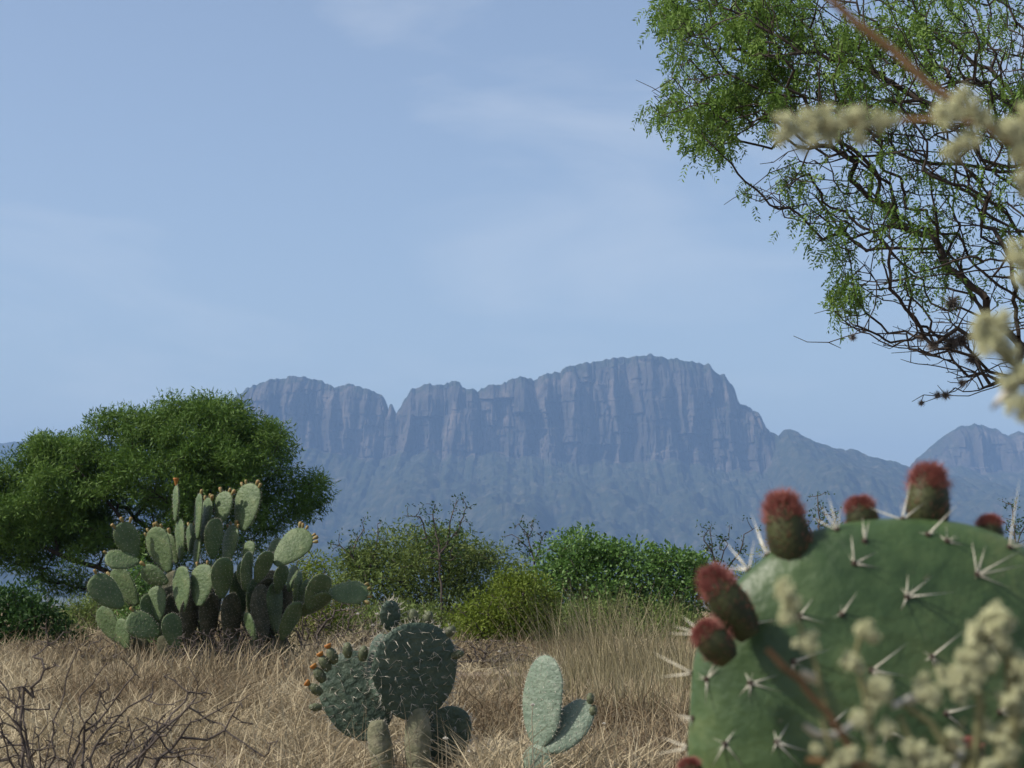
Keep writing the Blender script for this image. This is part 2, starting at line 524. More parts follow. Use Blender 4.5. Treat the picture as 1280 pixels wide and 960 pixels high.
class Skeleton:
    """branch network: limbs given, twigs grown towards target points"""
    def __init__(s, cap=40000):
        s.pos = np.zeros((cap, 3)); s.par = np.full(cap, -1); s.path = np.zeros(cap); s.n = 0
    def add(s, p, par):
        i = s.n
        s.pos[i] = p; s.par[i] = par
        s.path[i] = 0 if par < 0 else s.path[par] + np.linalg.norm(s.pos[i] - s.pos[par])
        s.n += 1
        return i
    def limb(s, pts, seg, r, wob):
        q = resample(pts, seg, r, wob)
        if s.n == 0:
            last = s.add(q[0], -1)
        else:
            d = np.linalg.norm(s.pos[:s.n] - q[0], axis=1)
            last = int(d.argmin())
            if d[last] > 1e-4:
                last = s.add(q[0], last)
        for p in q[1:]:
            last = s.add(p, last)
        return last
    def grow(s, targets, bf, seg, r, wob, droop=0.0):
        tips = []
        root = s.pos[0]
        order = np.argsort(np.linalg.norm(targets - root, axis=1))
        for t in targets[order]:
            d = np.linalg.norm(s.pos[:s.n] - t, axis=1)
            j = int((d + bf * s.path[:s.n]).argmin())
            a = s.pos[j].copy()
            k = max(1, int(round(d[j] / seg)))
            last = j
            for i in range(1, k + 1):
                f = i / k
                p = a + (t - a) * f
                p = p + np.array([0, 0, droop * d[j] * 4 * f * (1 - f)])
                if i < k:
                    p = p + r.normal(0, wob, 3)
                last = s.add(p, last)
            tips.append(last)
        return np.array(tips)
    def radii(s, tip, power, rmax):
        cnt = np.ones(s.n)
        leaf = np.ones(s.n)
        for i in range(s.n - 1, 0, -1):
            if s.par[i] >= 0:
                cnt[s.par[i]] += cnt[i] * 1.0
        return np.minimum(tip * cnt ** power, rmax)
    def mesh(s, name, tip, power, rmax, thick=None):
        R = s.radii(tip, power, rmax)
        idx = np.arange(1, s.n)
        idx = idx[s.par[idx] >= 0]
        A = s.pos[s.par[idx]]; B = s.pos[idx]
        ra = np.minimum(R[s.par[idx]], R[idx] * 1.6); rb = R[idx]
        big = rb > (thick if thick else tip * 3)
        vs, fs, off = [], [], 0
        for msk, k in ((big, 7), (~big, 3)):
            if not msk.any():
                continue
            v, f = tubes(A[msk], B[msk], ra[msk], rb[msk], k)
            vs.append(v); fs.append(f + off); off += len(v)
        return make_mesh(name, np.concatenate(vs), fs, True)

def tubes(A, B, ra, rb, k):
    d = unit(B - A)
    h = np.where(np.abs(d[:, 2:3]) > 0.9, np.array([[1.0, 0, 0]]), np.array([[0, 0, 1.0]]))
    u = unit(np.cross(d, h)); w = np.cross(d, u)
    E = len(A)
    ang = np.arange(k) * 2 * math.pi / k
    c, s_ = np.cos(ang), np.sin(ang)
    ring = u[:, None, :] * c[None, :, None] + w[:, None, :] * s_[None, :, None]
    V = np.stack([A[:, None, :] + ring * ra[:, None, None], B[:, None, :] + ring * rb[:, None, None] + (d * rb[:, None] * 0.3)[:, None, :]], 1)
    base = (np.arange(E) * 2 * k)[:, None]
    i = np.arange(k)[None, :]; j = (i + 1) % k
    F = np.stack([base + i, base + j, base + k + j, base + k + i], -1).reshape(-1, 4)
    return V.reshape(-1, 3), F

def rhombs(base, d, side, ln, wd):
    """one four-cornered leaf each"""
    m = base + d * (ln * 0.5)[:, None]
    V = np.stack([base, m + side * (wd * 0.5)[:, None], base + d * ln[:, None], m - side * (wd * 0.5)[:, None]], 1)
    F = np.arange(len(base) * 4).reshape(-1, 4)
    return V.reshape(-1, 3), F

def rand_dirs(n, r):
    return unit(r.normal(0, 1, (n, 3)))

def feathers(base, d, n_pair, ln, lf_len, lf_wid, r):
    """compound leaves: pairs of narrow leaflets along a drooping rachis"""
    L = len(base)
    side = unit(np.cross(d, rand_dirs(L, r)))
    Bs, Ds, Ss = [], [], []
    for j in range(n_pair):
        t = (j + 0.6) / n_pair
        p = base + d * (ln * t)[:, None] + np.array([0, 0, -0.35]) * (ln * t * t)[:, None]
        for sg in (-1, 1):
            dd = unit(side * sg * 0.9 + d * 0.55 + np.array([0, 0, -0.25]) + r.normal(0, 0.12, (L, 3)))
            Bs.append(p); Ds.append(dd); Ss.append(unit(np.cross(dd, rand_dirs(L, r))))
    B = np.concatenate(Bs); D = np.concatenate(Ds); S = np.concatenate(Ss)
    n = len(B)
    v, f = rhombs(B, D, S, lf_len * (0.7 + 0.6 * r.random(n)), np.full(n, lf_wid))
    tint = np.tile(np.clip(r.normal(0.5, 0.22, L), 0, 1), 2 * n_pair)
    return v, f, np.repeat(tint, 4)

def cloud_leaves(centers, per, sigma, ln, wd, r, droop=0.0, clump_tint=True):
    n = len(centers) * per
    g = rand_dirs(n, r) * (r.random(n) ** 0.45)[:, None]
    base = np.repeat(centers, per, 0) + g * sigma * np.array([1, 1, 0.8])
    d = unit(rand_dirs(n, r) + g * 0.8 + np.array([0, 0, droop]))
    s = unit(np.cross(d, rand_dirs(n, r)))
    v, f = rhombs(base, d, s, ln * (0.6 + 0.8 * r.random(n)), wd * (0.7 + 0.6 * r.random(n)))
    t = np.repeat(np.clip(r.normal(0.5, 0.18, len(centers)), 0, 1), per) + r.normal(0, 0.13, n)
    return v, f, np.repeat(np.clip(t, 0, 1), 4)

def local(obj_loc, v):
    return np.asarray(v) - np.asarray(obj_loc)

# materials for vegetation
M_BARK = noise_mat('dark_bark', [(0.030, 0.024, 0.020), (0.075, 0.060, 0.050)], 9.0, 0.95, 0.5, 40, 0.1)
M_TWIG = noise_mat('grey_twig', [(0.055, 0.045, 0.040), (0.12, 0.10, 0.088)], 12.0, 0.95, spec=0.1)
M_DRYTWIG = noise_mat('dry_twig', [(0.075, 0.062, 0.055), (0.16, 0.135, 0.115)], 6.0, 0.95, spec=0.1)
M_MESQ = tint_mat('mesquite_leaf', [(0.044, 0.088, 0.014), (0.082, 0.152, 0.026), (0.130, 0.205, 0.040)], 0.6, 0.2, 0.3)
M_MESQ2 = tint_mat('sprig_leaf', [(0.060, 0.115, 0.016), (0.110, 0.195, 0.030), (0.18, 0.27, 0.055)], 0.55, 0.25, 0.35)
M_OLIVE = tint_mat('olive_leaf', [(0.074, 0.115, 0.028), (0.130, 0.180, 0.046), (0.19, 0.230, 0.072)], 0.65, 0.2, 0.3)
M_LIME = tint_mat('lime_leaf', [(0.075, 0.115, 0.010), (0.130, 0.180, 0.020), (0.180, 0.220, 0.038)], 0.6, 0.2, 0.3)
M_BRIGHT = tint_mat('bright_leaf', [(0.050, 0.108, 0.020), (0.092, 0.180, 0.038), (0.16, 0.26, 0.068)], 0.5, 0.3, 0.3)
M_DARKLEAF = tint_mat('dark_green_leaf', [(0.020, 0.050, 0.010), (0.034, 0.078, 0.016), (0.05, 0.10, 0.025)], 0.6, 0.2, 0.25)  # dark green leaf colours, varied per clump
M_STRAW = tint_mat('straw', [(0.14, 0.100, 0.060), (0.30, 0.242, 0.152), (0.48, 0.41, 0.275)], 0.8, 0.15, 0.2)
M_TALLGRASS = tint_mat('tall_straw', [(0.13, 0.115, 0.055), (0.27, 0.235, 0.135), (0.48, 0.42, 0.28)], 0.8, 0.15, 0.25)

# ------------------------------------------------------------------ mesquite tree at the edge of the clearing
TREE_POLY = [(-70, 620), (-40, 600), (0, 592), (28, 572), (40, 553), (57, 545), (76, 548), (100, 535), (115, 529), (137, 518), (161, 514), (179, 521), (206, 512),
             (220, 501), (240, 498), (262, 493), (285, 499), (302, 508), (326, 524), (350, 537), (360, 550), (386, 553), (382, 569), (366, 576), (378, 590),
             (374, 602), (398, 598), (410, 610), (402, 632), (380, 644), (362, 652), (345, 672), (300, 712), (200, 735), (120, 745), (60, 728), (20, 705), (-30, 690), (-80, 660)]

def build_mesquite():
    r = np.random.default_rng(21)
    D = 28.0
    base = P(205, 770, D); base.z = gzf(base.x, D) - 0.03
    t = thing('mesquite_tree', 'broad dark green mesquite tree rising behind the tall many-padded prickly pear', 'tree', base)
    s = Skeleton()
    W = lambda x, y, d: tuple(P(x, y, d))
    s.limb([tuple(base), W(202, 745, D), W(196, 715, D)], 0.15, r, 0.012)
    s.limb([W(202, 745, D), W(150, 722, D - 0.3), W(90, 700, D - 0.5), W(20, 668, D - 0.5), W(-30, 645, D - 0.3)], 0.2, r, 0.02)
    s.limb([W(196, 715, D), W(165, 665, D - 0.5), W(120, 610, D - 0.6), W(90, 575, D - 0.6)], 0.2, r, 0.02)
    s.limb([W(196, 715, D), W(215, 650, D + 0.4), W(235, 580, D + 0.4), W(255, 525, D + 0.3)], 0.2, r, 0.02)
    s.limb([W(196, 715, D), W(250, 670, D - 0.4), W(310, 620, D - 0.3), W(350, 585, D)], 0.2, r, 0.02)
    s.limb([W(250, 670, D - 0.4), W(320, 650, D + 0.2), W(375, 620, D + 0.1)], 0.2, r, 0.02)
    s.limb([W(196, 715, D), W(190, 640, D + 1.0), W(180, 560, D + 0.8)], 0.2, r, 0.02)
    tg = crown_points(TREE_POLY, 980, D, r, 105)
    low = tg[:, 2] < P(0, 690, D).z
    tg = tg[~low | (r.random(len(tg)) < 0.35)]
    tg = tg[fbm(tg[:, 0] * 1.1, tg[:, 2] * 1.3, tg[:, 1] * 0.7, 88, 2) > -0.48]
    tips = s.grow(tg, 0.25, 0.16, r, 0.02)
    link('trunk', s.mesh('mesquite_trunk', 0.004, 0.42, 0.16, 0.012), M_BARK, t, Matrix.Translation(-base))
    c = s.pos[tips]
    c = np.concatenate([c, c[r.random(len(c)) < 0.5] + r.normal(0, 0.1, 3)])
    big = r.random(len(c)) < 0.45
    parts_ = [cloud_leaves(c[big], 215, 0.25, 0.085, 0.017, r, -0.1), cloud_leaves(c[~big], 105, 0.18, 0.080, 0.016, r, -0.1)]
    v = np.concatenate([p[0] for p in parts_]); f = np.concatenate([parts_[0][1], parts_[1][1] + len(parts_[0][0])]); tn = np.concatenate([p[2] for p in parts_])
    k = link('crown', make_mesh('mesquite_crown', v, [f], False, tn), M_MESQ, t, Matrix.Translation(-base))
    k['kind'] = 'stuff'
build_mesquite()

# ------------------------------------------------------------------ shrubs behind the clearing
def build_shrub(name, label, poly, dist, stems, n_t, per, sigma, ln, wd, leaf, twig, seed, group=None, rpx=60, droop=0.0, tip=0.003, cat='shrub', leafless=0.0, rmax=0.03, flat=1.0):
    r = np.random.default_rng(seed)
    poly = np.asarray(poly, float)
    cx = poly[:, 0].mean()
    base = P(cx, 760, dist); base.z = gzf(base.x, dist) - 0.02
    t = thing(name, label, cat, base, group)
    s = Skeleton()
    tg = crown_points(poly, n_t, dist, r, rpx, flat)
    tg[:, 2] = np.maximum(tg[:, 2], gz(tg[:, 0], tg[:, 1]) + 0.05)
    s.add(np.array(base), -1)
    lo, hi = poly[:, 0].min(), poly[:, 0].max()
    for i in range(stems):
        f = (i + 0.5) / stems
        x = lo + (hi - lo) * f
        x0 = cx + (x - cx) * 0.35
        y0 = poly[:, 1].min() * 0.55 + poly[:, 1].max() * 0.45
        d = dist + r.normal(0, 0.15)
        s.limb([tuple(base), tuple(P(x0, poly[:, 1].max() * 0.8 + y0 * 0.2, d)), tuple(P(x, y0, d))], 0.12, r, 0.015)
    tips = s.grow(tg, 0.25, 0.12, r, 0.018)
    link('stems', s.mesh(name + '_stems', tip, 0.4, rmax, 0.008), twig, t, Matrix.Translation(-base))
    c = s.pos[tips]
    if leafless:
        c = c[r.random(len(c)) > leafless]
    if per:
        v, f, tn = cloud_leaves(c, per, sigma, ln, wd, r, droop)
        v[:, 2] = np.maximum(v[:, 2], base.z + 0.03)
        k = link('foliage', make_mesh(name + '_foliage', v, [f], False, tn), leaf, t, Matrix.Translation(-base))
        k['kind'] = 'stuff'
    return t

build_shrub('shrub', 'dark green leafy shrub low beside the mesquite, left of the tall prickly pear',
            [(-90, 750), (-30, 738), (0, 736), (25, 737), (45, 740), (68, 755), (80, 775), (95, 795), (90, 822), (-90, 822)], 17.5, 5, 220, 60, 0.13, 0.05, 0.02, M_DARKLEAF, M_TWIG, 31)
build_shrub('shrub', 'olive green feathery shrub with dark twigs sticking out above its crown',
            [(415, 790), (418, 735), (425, 705), (445, 690), (462, 676), (480, 668), (503, 661), (530, 668), (556, 664), (585, 672), (606, 684), (640, 694), (664, 715), (668, 760), (650, 795)],
            22.5, 7, 420, 90, 0.19, 0.06, 0.016, M_OLIVE, M_TWIG, 32, leafless=0.1)
build_shrub('shrub', 'bright green dense leafy shrub behind the tall dry grass',
            [(672, 770), (678, 720), (682, 690), (700, 670), (722, 662), (742, 668), (752, 680), (775, 686), (795, 681), (812, 690), (835, 686), (855, 694), (872, 700), (884, 722), (884, 765), (870, 790), (700, 792)],
            21.0, 6, 420, 60, 0.16, 0.05, 0.026, M_BRIGHT, M_TWIG, 33)
build_shrub('shrub', 'yellow green low rounded shrub in front of the taller green shrubs',
            [(556, 810), (560, 775), (578, 758), (600, 748), (618, 734), (636, 716), (655, 712), (676, 722), (688, 745), (692, 780), (688, 806)],
            18.0, 5, 260, 60, 0.13, 0.04, 0.014, M_LIME, M_TWIG, 34, rpx=50)
build_shrub('shrub', 'small yellow green shrub tucked between the tall prickly pear and the olive shrub',
            [(352, 800), (356, 730), (372, 700), (395, 690), (410, 700), (420, 745), (440, 760), (442, 800)], 18.5, 4, 130, 50, 0.13, 0.04, 0.014, M_LIME, M_TWIG, 35, rpx=40)
build_shrub('shrub', 'small fresh green shrub showing through gaps between the prickly pear pads',
            [(150, 800), (150, 720), (172, 700), (196, 715), (205, 760), (205, 800)], 17.2, 3, 80, 50, 0.12, 0.04, 0.016, M_BRIGHT, M_TWIG, 36, rpx=30)
build_shrub('shrub', 'dark green scrubby shrub behind the great spiny cactus pad with red buds',
            [(860, 800), (880, 740), (910, 705), (960, 690), (1030, 680), (1100, 690), (1180, 700), (1260, 690), (1330, 700), (1340, 800)], 26.0, 7, 260, 46, 0.2, 0.055, 0.016, M_OLIVE, M_TWIG, 37)
# leafless grey scrub
build_shrub('dry_shrub', 'grey leafless scrub tangled at the foot of the tall prickly pear',
            [(285, 842), (300, 800), (330, 770), (370, 752), (410, 748), (450, 752), (478, 772), (485, 842)], 16.2, 8, 900, 4, 0.05, 0.03, 0.006, M_STRAW, M_DRYTWIG, 38, tip=0.0022, rmax=0.014, leafless=0.75, rpx=40)
build_shrub('dry_shrub', 'grey leafless scrub between the round-padded cactus and the yellow green shrub',
            [(500, 836), (520, 812), (560, 800), (610, 798), (650, 804), (680, 815), (690, 840)], 14.6, 8, 600, 5, 0.05, 0.03, 0.006, M_STRAW, M_DRYTWIG, 39, tip=0.0020, rmax=0.01, leafless=0.6, rpx=40)
build_shrub('dry_shrub', 'brown leafless scrub under the dark shrub left of the tall prickly pear',
            [(-40, 842), (-20, 812), (40, 800), (90, 795), (140, 790), (170, 805), (200, 842)], 15.4, 8, 560, 5, 0.05, 0.03, 0.006, M_STRAW, M_DRYTWIG, 40, tip=0.0020, rmax=0.01, leafless=0.6, rpx=40)

build_shrub('dry_shrub', 'dark dead brush heaped inside the base of the tall prickly pear',
            [(140, 838), (150, 790), (190, 765), (240, 752), (300, 750), (350, 765), (372, 800), (375, 838)], 15.8, 9, 800, 10, 0.06, 0.03, 0.007, M_DARKLEAF, M_TWIG, 41, tip=0.0024, rmax=0.014, leafless=0.4, rpx=40)
build_shrub('shrub', 'dull olive low shrub behind the grey scrub beside the round-padded cactus',
            [(420, 815), (425, 780), (460, 765), (500, 760), (540, 765), (570, 785), (575, 815)], 19.5, 5, 220, 60, 0.14, 0.045, 0.014, M_OLIVE, M_TWIG, 42, rpx=50)
build_shrub('shrub', 'dull green low shrub under the branches of the mesquite, past the dark shrub',
            [(60, 815), (70, 775), (95, 755), (130, 748), (165, 752), (190, 790), (190, 815)], 20.5, 5, 240, 60, 0.14, 0.045, 0.014, M_OLIVE, M_TWIG, 43, rpx=50)
build_shrub('shrub', 'dark olive low shrub in the shade below the bright green shrub',
            [(660, 820), (670, 780), (710, 760), (770, 752), (830, 758), (870, 770), (885, 820)], 18.8, 5, 240, 50, 0.14, 0.045, 0.014, M_OLIVE, M_TWIG, 44, rpx=50)

build_shrub('dry_shrub', 'grey brown dead brush in front of the lowest pads of the tall prickly pear',
            [(190, 842), (205, 812), (225, 792), (260, 784), (310, 784), (345, 800), (365, 842)], 14.7, 9, 800, 0, 0.05, 0.03, 0.006, M_STRAW, M_TWIG, 45, tip=0.0020, rmax=0.010, leafless=0.6, rpx=40)

def build_sapling(label, lines, dist, seed, group='slender saplings above the shrubs'):
    """thin upright twigs with sparse small leaves"""
    r = np.random.default_rng(seed)
    b = lines[0][0]
    base = P(b[0], 760, dist); base.z = gzf(base.x, dist) - 0.02
    t = thing('sapling', label, 'sapling', base, group)
    s = Skeleton()
    first = True
    tips = []
    for ln in lines:
        pts = [tuple(P(x, y, dist + r.normal(0, 0.05))) for x, y in ln]
        if first:
            pts = [tuple(base)] + pts
            first = False
        s.limb(pts, 0.1, r, 0.012)
    n0 = s.n
    src = s.pos[:n0][s.pos[:n0, 2] > P(0, 720, dist).z]
    k = len(src) * 3
    tg = np.repeat(src, 3, 0) + r.normal(0, 0.07, (k, 3)) + np.array([0, 0, 0.03])
    tips = s.grow(tg, 0.1, 0.05, r, 0.006)
    link('stems', s.mesh('sapling_stems', 0.0028, 0.35, 0.012, 0.006), M_TWIG, t, Matrix.Translation(-base))
    v, f, tn = cloud_leaves(s.pos[tips], 7, 0.055, 0.034, 0.018, r)
    o = link('foliage', make_mesh('sapling_foliage', v, [f], False, tn), M_DARKLEAF, t, Matrix.Translation(-base))
    o['kind'] = 'stuff'
D = 22.0
build_sapling('thin dark sapling with sparse leaves standing highest above the olive shrub',
              [[(552, 740), (550, 700), (545, 668), (541, 640), (544, 633)], [(550, 700), (562, 665), (566, 640), (570, 630)], [(550, 690), (575, 660), (580, 645)], [(548, 690), (530, 660), (525, 646)]], 21.8, 51)
build_sapling('thin bare sapling leaning out at the end of the olive shrub beside the prickly pear',
              [[(470, 760), (455, 720), (440, 695), (425, 682), (414, 680)], [(455, 720), (470, 690), (472, 655)], [(440, 695), (448, 672), (455, 662)]], 22.3, 52)
build_sapling('thin sapling rising between the olive shrub and the bright green shrub',
              [[(672, 760), (668, 700), (660, 672), (648, 655)], [(668, 700), (676, 676), (682, 664)], [(664, 690), (650, 676), (640, 668)]], 21.6, 53)
build_sapling('thin sapling past the end of the bright green shrub beside the red-budded cactus',
              [[(905, 760), (896, 712), (890, 690), (886, 662)], [(896, 712), (905, 688), (910, 680)], [(900, 720), (925, 690), (930, 668)], [(890, 690), (880, 676)]], 21.4, 54)
build_sapling('thin sapling seen over the rim of the red-budded cactus, near the tallest bud',
              [[(1030, 760), (1026, 690), (1023, 640), (1022, 620)], [(1026, 690), (1040, 660), (1046, 644)], [(1026, 680), (1012, 660)]], 21.4, 55)
build_sapling('thin leafy sapling past the end of the great red-budded pad',
              [[(1275, 760), (1270, 690), (1266, 650), (1264, 630)], [(1270, 690), (1280, 660), (1290, 640)], [(1268, 670), (1258, 655)]], 21.4, 56)

# ------------------------------------------------------------------ prickly pears
def pad_material(name, cols, scale, bump, wax=0.45):
    m, nt, b = new_mat(name)
    n = noise_node(nt, scale, 6, 0.6)
    r = ramp_node(nt, cols, [0.3 + 0.4 * i / (len(cols) - 1) for i in range(len(cols))])
    nt.links.new(n.outputs['Fac'], r.inputs['Fac'])
    # corky scars
    n3 = noise_node(nt, scale * 4.2, 5, 0.6)
    sc = ramp_node(nt, [(0, 0, 0), (1, 1, 1)], [0.68, 0.76])
    nt.links.new(n3.outputs['Fac'], sc.inputs['Fac'])
    mx = nt.nodes.new('ShaderNodeMixRGB')
    mx.inputs['Color2'].default_value = (0.20, 0.17, 0.11, 1)
    ml = nt.nodes.new('ShaderNodeMath'); ml.operation = 'MULTIPLY'; ml.inputs[1].default_value = 0.6
    nt.links.new(sc.outputs['Color'], ml.inputs[0])
    nt.links.new(ml.outputs[0], mx.inputs['Fac'])
    nt.links.new(r.outputs['Color'], mx.inputs['Color1'])
    nt.links.new(mx.outputs['Color'], b.inputs['Base Color'])
    b.inputs['Roughness'].default_value = wax
    b.inputs['Specular IOR Level'].default_value = 0.35
    n2 = noise_node(nt, scale * 3, 3)
    bp = nt.nodes.new('ShaderNodeBump'); bp.inputs['Strength'].default_value = bump; bp.inputs['Distance'].default_value = 0.02
    nt.links.new(n2.outputs['Fac'], bp.inputs['Height']); nt.links.new(bp.outputs['Normal'], b.inputs['Normal'])
    return m
M_PAD = pad_material('pad_grey_green', [(0.050, 0.084, 0.032), (0.078, 0.118, 0.046), (0.125, 0.160, 0.070)], 9.0, 0.5, 0.6)
M_PADBLUE = pad_material('pad_blue_green', [(0.030, 0.052, 0.036), (0.048, 0.076, 0.052), (0.088, 0.114, 0.076)], 12.0, 0.6, 0.55)
M_PADPALE = pad_material('pad_pale', [(0.105, 0.148, 0.105), (0.135, 0.178, 0.128), (0.19, 0.225, 0.165)], 16.0, 0.4, 0.55)
M_PADNEAR = pad_material('pad_near', [(0.022, 0.046, 0.016), (0.037, 0.070, 0.024), (0.058, 0.096, 0.034), (0.11, 0.14, 0.052)], 11.0, 0.22, 0.46)
M_CORK = noise_mat('corky_stem', [(0.085, 0.09, 0.052), (0.15, 0.148, 0.092), (0.23, 0.21, 0.145)], 18.0, 0.85, 0.8, 50)
M_OLDSHADE = noise_mat('shaded_old_joint', [(0.046, 0.050, 0.030), (0.078, 0.078, 0.046), (0.13, 0.115, 0.078)], 14.0, 0.9, 0.8, 40)  # old brown joints; the shade low in the clump is put into the colour
M_SPINE = noise_mat('spine_ivory', [(0.50, 0.46, 0.36), (0.72, 0.69, 0.58)], 30.0, 0.5)
M_SPINEGREY = noise_mat('spine_grey', [(0.30, 0.28, 0.22), (0.50, 0.47, 0.39)], 30.0, 0.6)
M_AREOLE = noise_mat('areole_felt', [(0.030, 0.022, 0.018), (0.07, 0.05, 0.035)], 60.0, 0.95)
M_BUD = noise_mat('green_bud', [(0.022, 0.026, 0.009), (0.052, 0.058, 0.018), (0.075, 0.026, 0.016)], 40.0, 0.6, pos=[0.35, 0.6, 0.78])
M_BUDRED = noise_mat('red_bristle', [(0.21, 0.055, 0.045), (0.40, 0.17, 0.135)], 60.0, 0.6)
M_ORANGE = noise_mat('orange_petal', [(0.28, 0.085, 0.015), (0.33, 0.17, 0.035)], 30.0, 0.6)
M_SMALLFRUIT = noise_mat('young_fruit', [(0.13, 0.14, 0.05), (0.22, 0.17, 0.06), (0.26, 0.10, 0.045)], 60.0, 0.6)
M_DARKBUD = noise_mat('dark_bud', [(0.05, 0.065, 0.035), (0.12, 0.13, 0.065)], 60.0, 0.6)

class Pad:
    """flat oval joint: length along +Z, width along X, thickness along Y, base at the origin"""
    def __init__(s, L, W, T, ob=0.35, seed=0, rings=14, segs=20, wob=0.02, dome=0.7, wexp=0.92):
        s.dome = dome; s.wexp = wexp
        s.L, s.W, s.T, s.ob, s.seed, s.wob = L, W, T, ob, seed, wob
        s.rings, s.segs = rings, segs
    def pt(s, th, phi):
        """th 0..pi from base to tip, phi around the section"""
        t = (1 - np.cos(th)) / 2
        w = s.W / 2 * np.sin(th) ** s.wexp * (1 + s.ob * (t - 0.5)) / (1 + s.ob * 0.06)
        w = np.maximum(w, s.W * 0.13 * np.clip(1 - t * 4, 0, 1) * np.minimum(1, th * 6))
        k = s.T / 2 * np.sin(th) ** s.dome
        k = np.maximum(k, s.T * 0.42 * np.clip(1 - t * 3, 0, 1) * np.minimum(1, th * 6))
        cx, sy = np.cos(phi), np.sin(phi)
        x = w * np.sign(cx) * np.abs(cx) ** 0.9
        y = k * np.sign(sy) * np.abs(sy) ** 1.05
        z = s.L * t
        nz = fbm(x / s.L * 4 + s.seed * 3.1, z / s.L * 4, y / s.L * 4, s.seed, 2)
        x = x * (1 + s.wob * 2 * nz)
        y = y + s.wob * s.L * 0.35 * vnoise(x / s.L * 2.5, z / s.L * 2.5, s.seed * 1.7, s.seed + 5) * np.sin(th)
        return np.stack([x, y, z], -1)
    def mesh(s, name):
        th = np.linspace(0.0, math.pi, s.rings + 1)[1:-1]
        ph = np.arange(s.segs) * 2 * math.pi / s.segs
        TH, PH = np.meshgrid(th, ph, indexing='ij')
        V = s.pt(TH, PH).reshape(-1, 3)
        n = s.segs; R = len(th)
        i = np.arange(R - 1)[:, None] * n + np.arange(n)[None, :]
        j = np.arange(R - 1)[:, None] * n + (np.arange(n)[None, :] + 1) % n
        q = np.stack([i, j, j + n, i + n], -1).reshape(-1, 4)
        b = len(V)
        V = np.concatenate([V, [[0, 0, 0]], s.pt(np.array([math.pi]), np.array([0.0]))])
        a = np.arange(n)
        t1 = np.stack([np.full(n, b), (a + 1) % n, a], -1)
        t2 = np.stack([np.full(n, b + 1), (R - 1) * n + a, (R - 1) * n + (a + 1) % n], -1)
        return make_mesh(name, V, [q, t1, t2], True)
    def areoles(s, spacing, r, rim=True):
        """diamond grid of points and outward normals over both faces and round the rim"""
        pts = []
        rows = max(3, int(s.L / (spacing * 0.87)))
        for face in (1, -1):
            for a in range(1, rows):
                t = a / rows
                th = math.acos(1 - 2 * t)
                w = s.W * math.sin(th)
                c = max(1, int(w / spacing))
                for k in range(c):
                    u = ((k + 0.5 + (0.25 if a % 2 else -0.25)) / c) * 2 - 1
                    u = max(-0.93, min(0.93, u))
                    pts.append((th + r.normal(0, 0.02), face * math.acos(u)))
        if rim:
            m = max(8, int(1.2 * (s.L + s.W) / spacing))
            for k in range(m):
                f = 0.25 + 0.75 * k / (m - 1)
                pts.append((math.pi * f * 0.995, 0.0)); pts.append((math.pi * f * 0.995, math.pi))
        pts = np.array(pts)
        p = s.pt(pts[:, 0], pts[:, 1])
        e = 0.02
        du = s.pt(np.clip(pts[:, 0] + e, 0.01, 3.13), pts[:, 1]) - s.pt(np.clip(pts[:, 0] - e, 0.01, 3.13), pts[:, 1])
        dv = s.pt(pts[:, 0], pts[:, 1] + e) - s.pt(pts[:, 0], pts[:, 1] - e)
        n = unit(np.cross(dv, du))
        c = np.array([0, 0, s.L * 0.55])
        n = np.where(((p - c) * n).sum(-1, keepdims=True) < 0, -n, n)
        return p, n

def spikes(base, tip, r0, k=3):
    n = len(base)
    d = unit(tip - base)
    h = np.where(np.abs(d[:, 2:3]) > 0.9, np.array([[1.0, 0, 0]]), np.array([[0, 0, 1.0]]))
    u = unit(np.cross(d, h)); w = np.cross(d, u)
    ang = np.arange(k) * 2 * math.pi / k
    ring = u[:, None, :] * np.cos(ang)[None, :, None] + w[:, None, :] * np.sin(ang)[None, :, None]
    V = np.concatenate([base[:, None, :] + ring * (np.ones(n) * r0)[:, None, None], tip[:, None, :]], 1)
    b = (np.arange(n) * (k + 1))[:, None]
    i = np.arange(k)[None, :]
    F = np.stack([b + i, b + (i + 1) % k, np.broadcast_to(b + k, (n, k))], -1).reshape(-1, 3)
    return V.reshape(-1, 3), F

def spine_mesh(name, p, n, per, length, r0, r, spread=0.8, felt=0.0):
    P0 = np.repeat(p, per, 0); N0 = np.repeat(n, per, 0)
    m = len(P0)
    d = unit(N0 + r.normal(0, spread, (m, 3)))
    d = np.where((d * N0).sum(-1, keepdims=True) < 0.1, unit(d + N0 * 0.8), d)
    v, f = spikes(P0 - N0 * r0, P0 + d * (length * (0.5 + 0.8 * r.random(m)))[:, None], r0)
    return make_mesh(name, v, [f], False)

def pad_matrix(B, T, yaw, roll_ref=None):
    """local pad frame -> world: Z from base to tip, face turned yaw from the camera (positive = towards the left)"""
    B = Vector(B); T = Vector(T)
    z = (T - B).normalized()
    mid = (B + T) / 2
    tocam = (Vector((0, 0, CAM_H)) - mid).normalized()
    y = (tocam - z * tocam.dot(z)).normalized()
    y = Matrix.Rotation(-yaw, 3, z) @ y
    # make sure positive yaw turns the face towards -X
    y2 = Matrix.Rotation(yaw, 3, z) @ (tocam - z * tocam.dot(z)).normalized()
    if (y2.x < y.x) == (yaw > 0):
        y = y2
    x = y.cross(z)
    M = Matrix((x, y, z)).transposed().to_4x4()
    M.translation = B
    return M

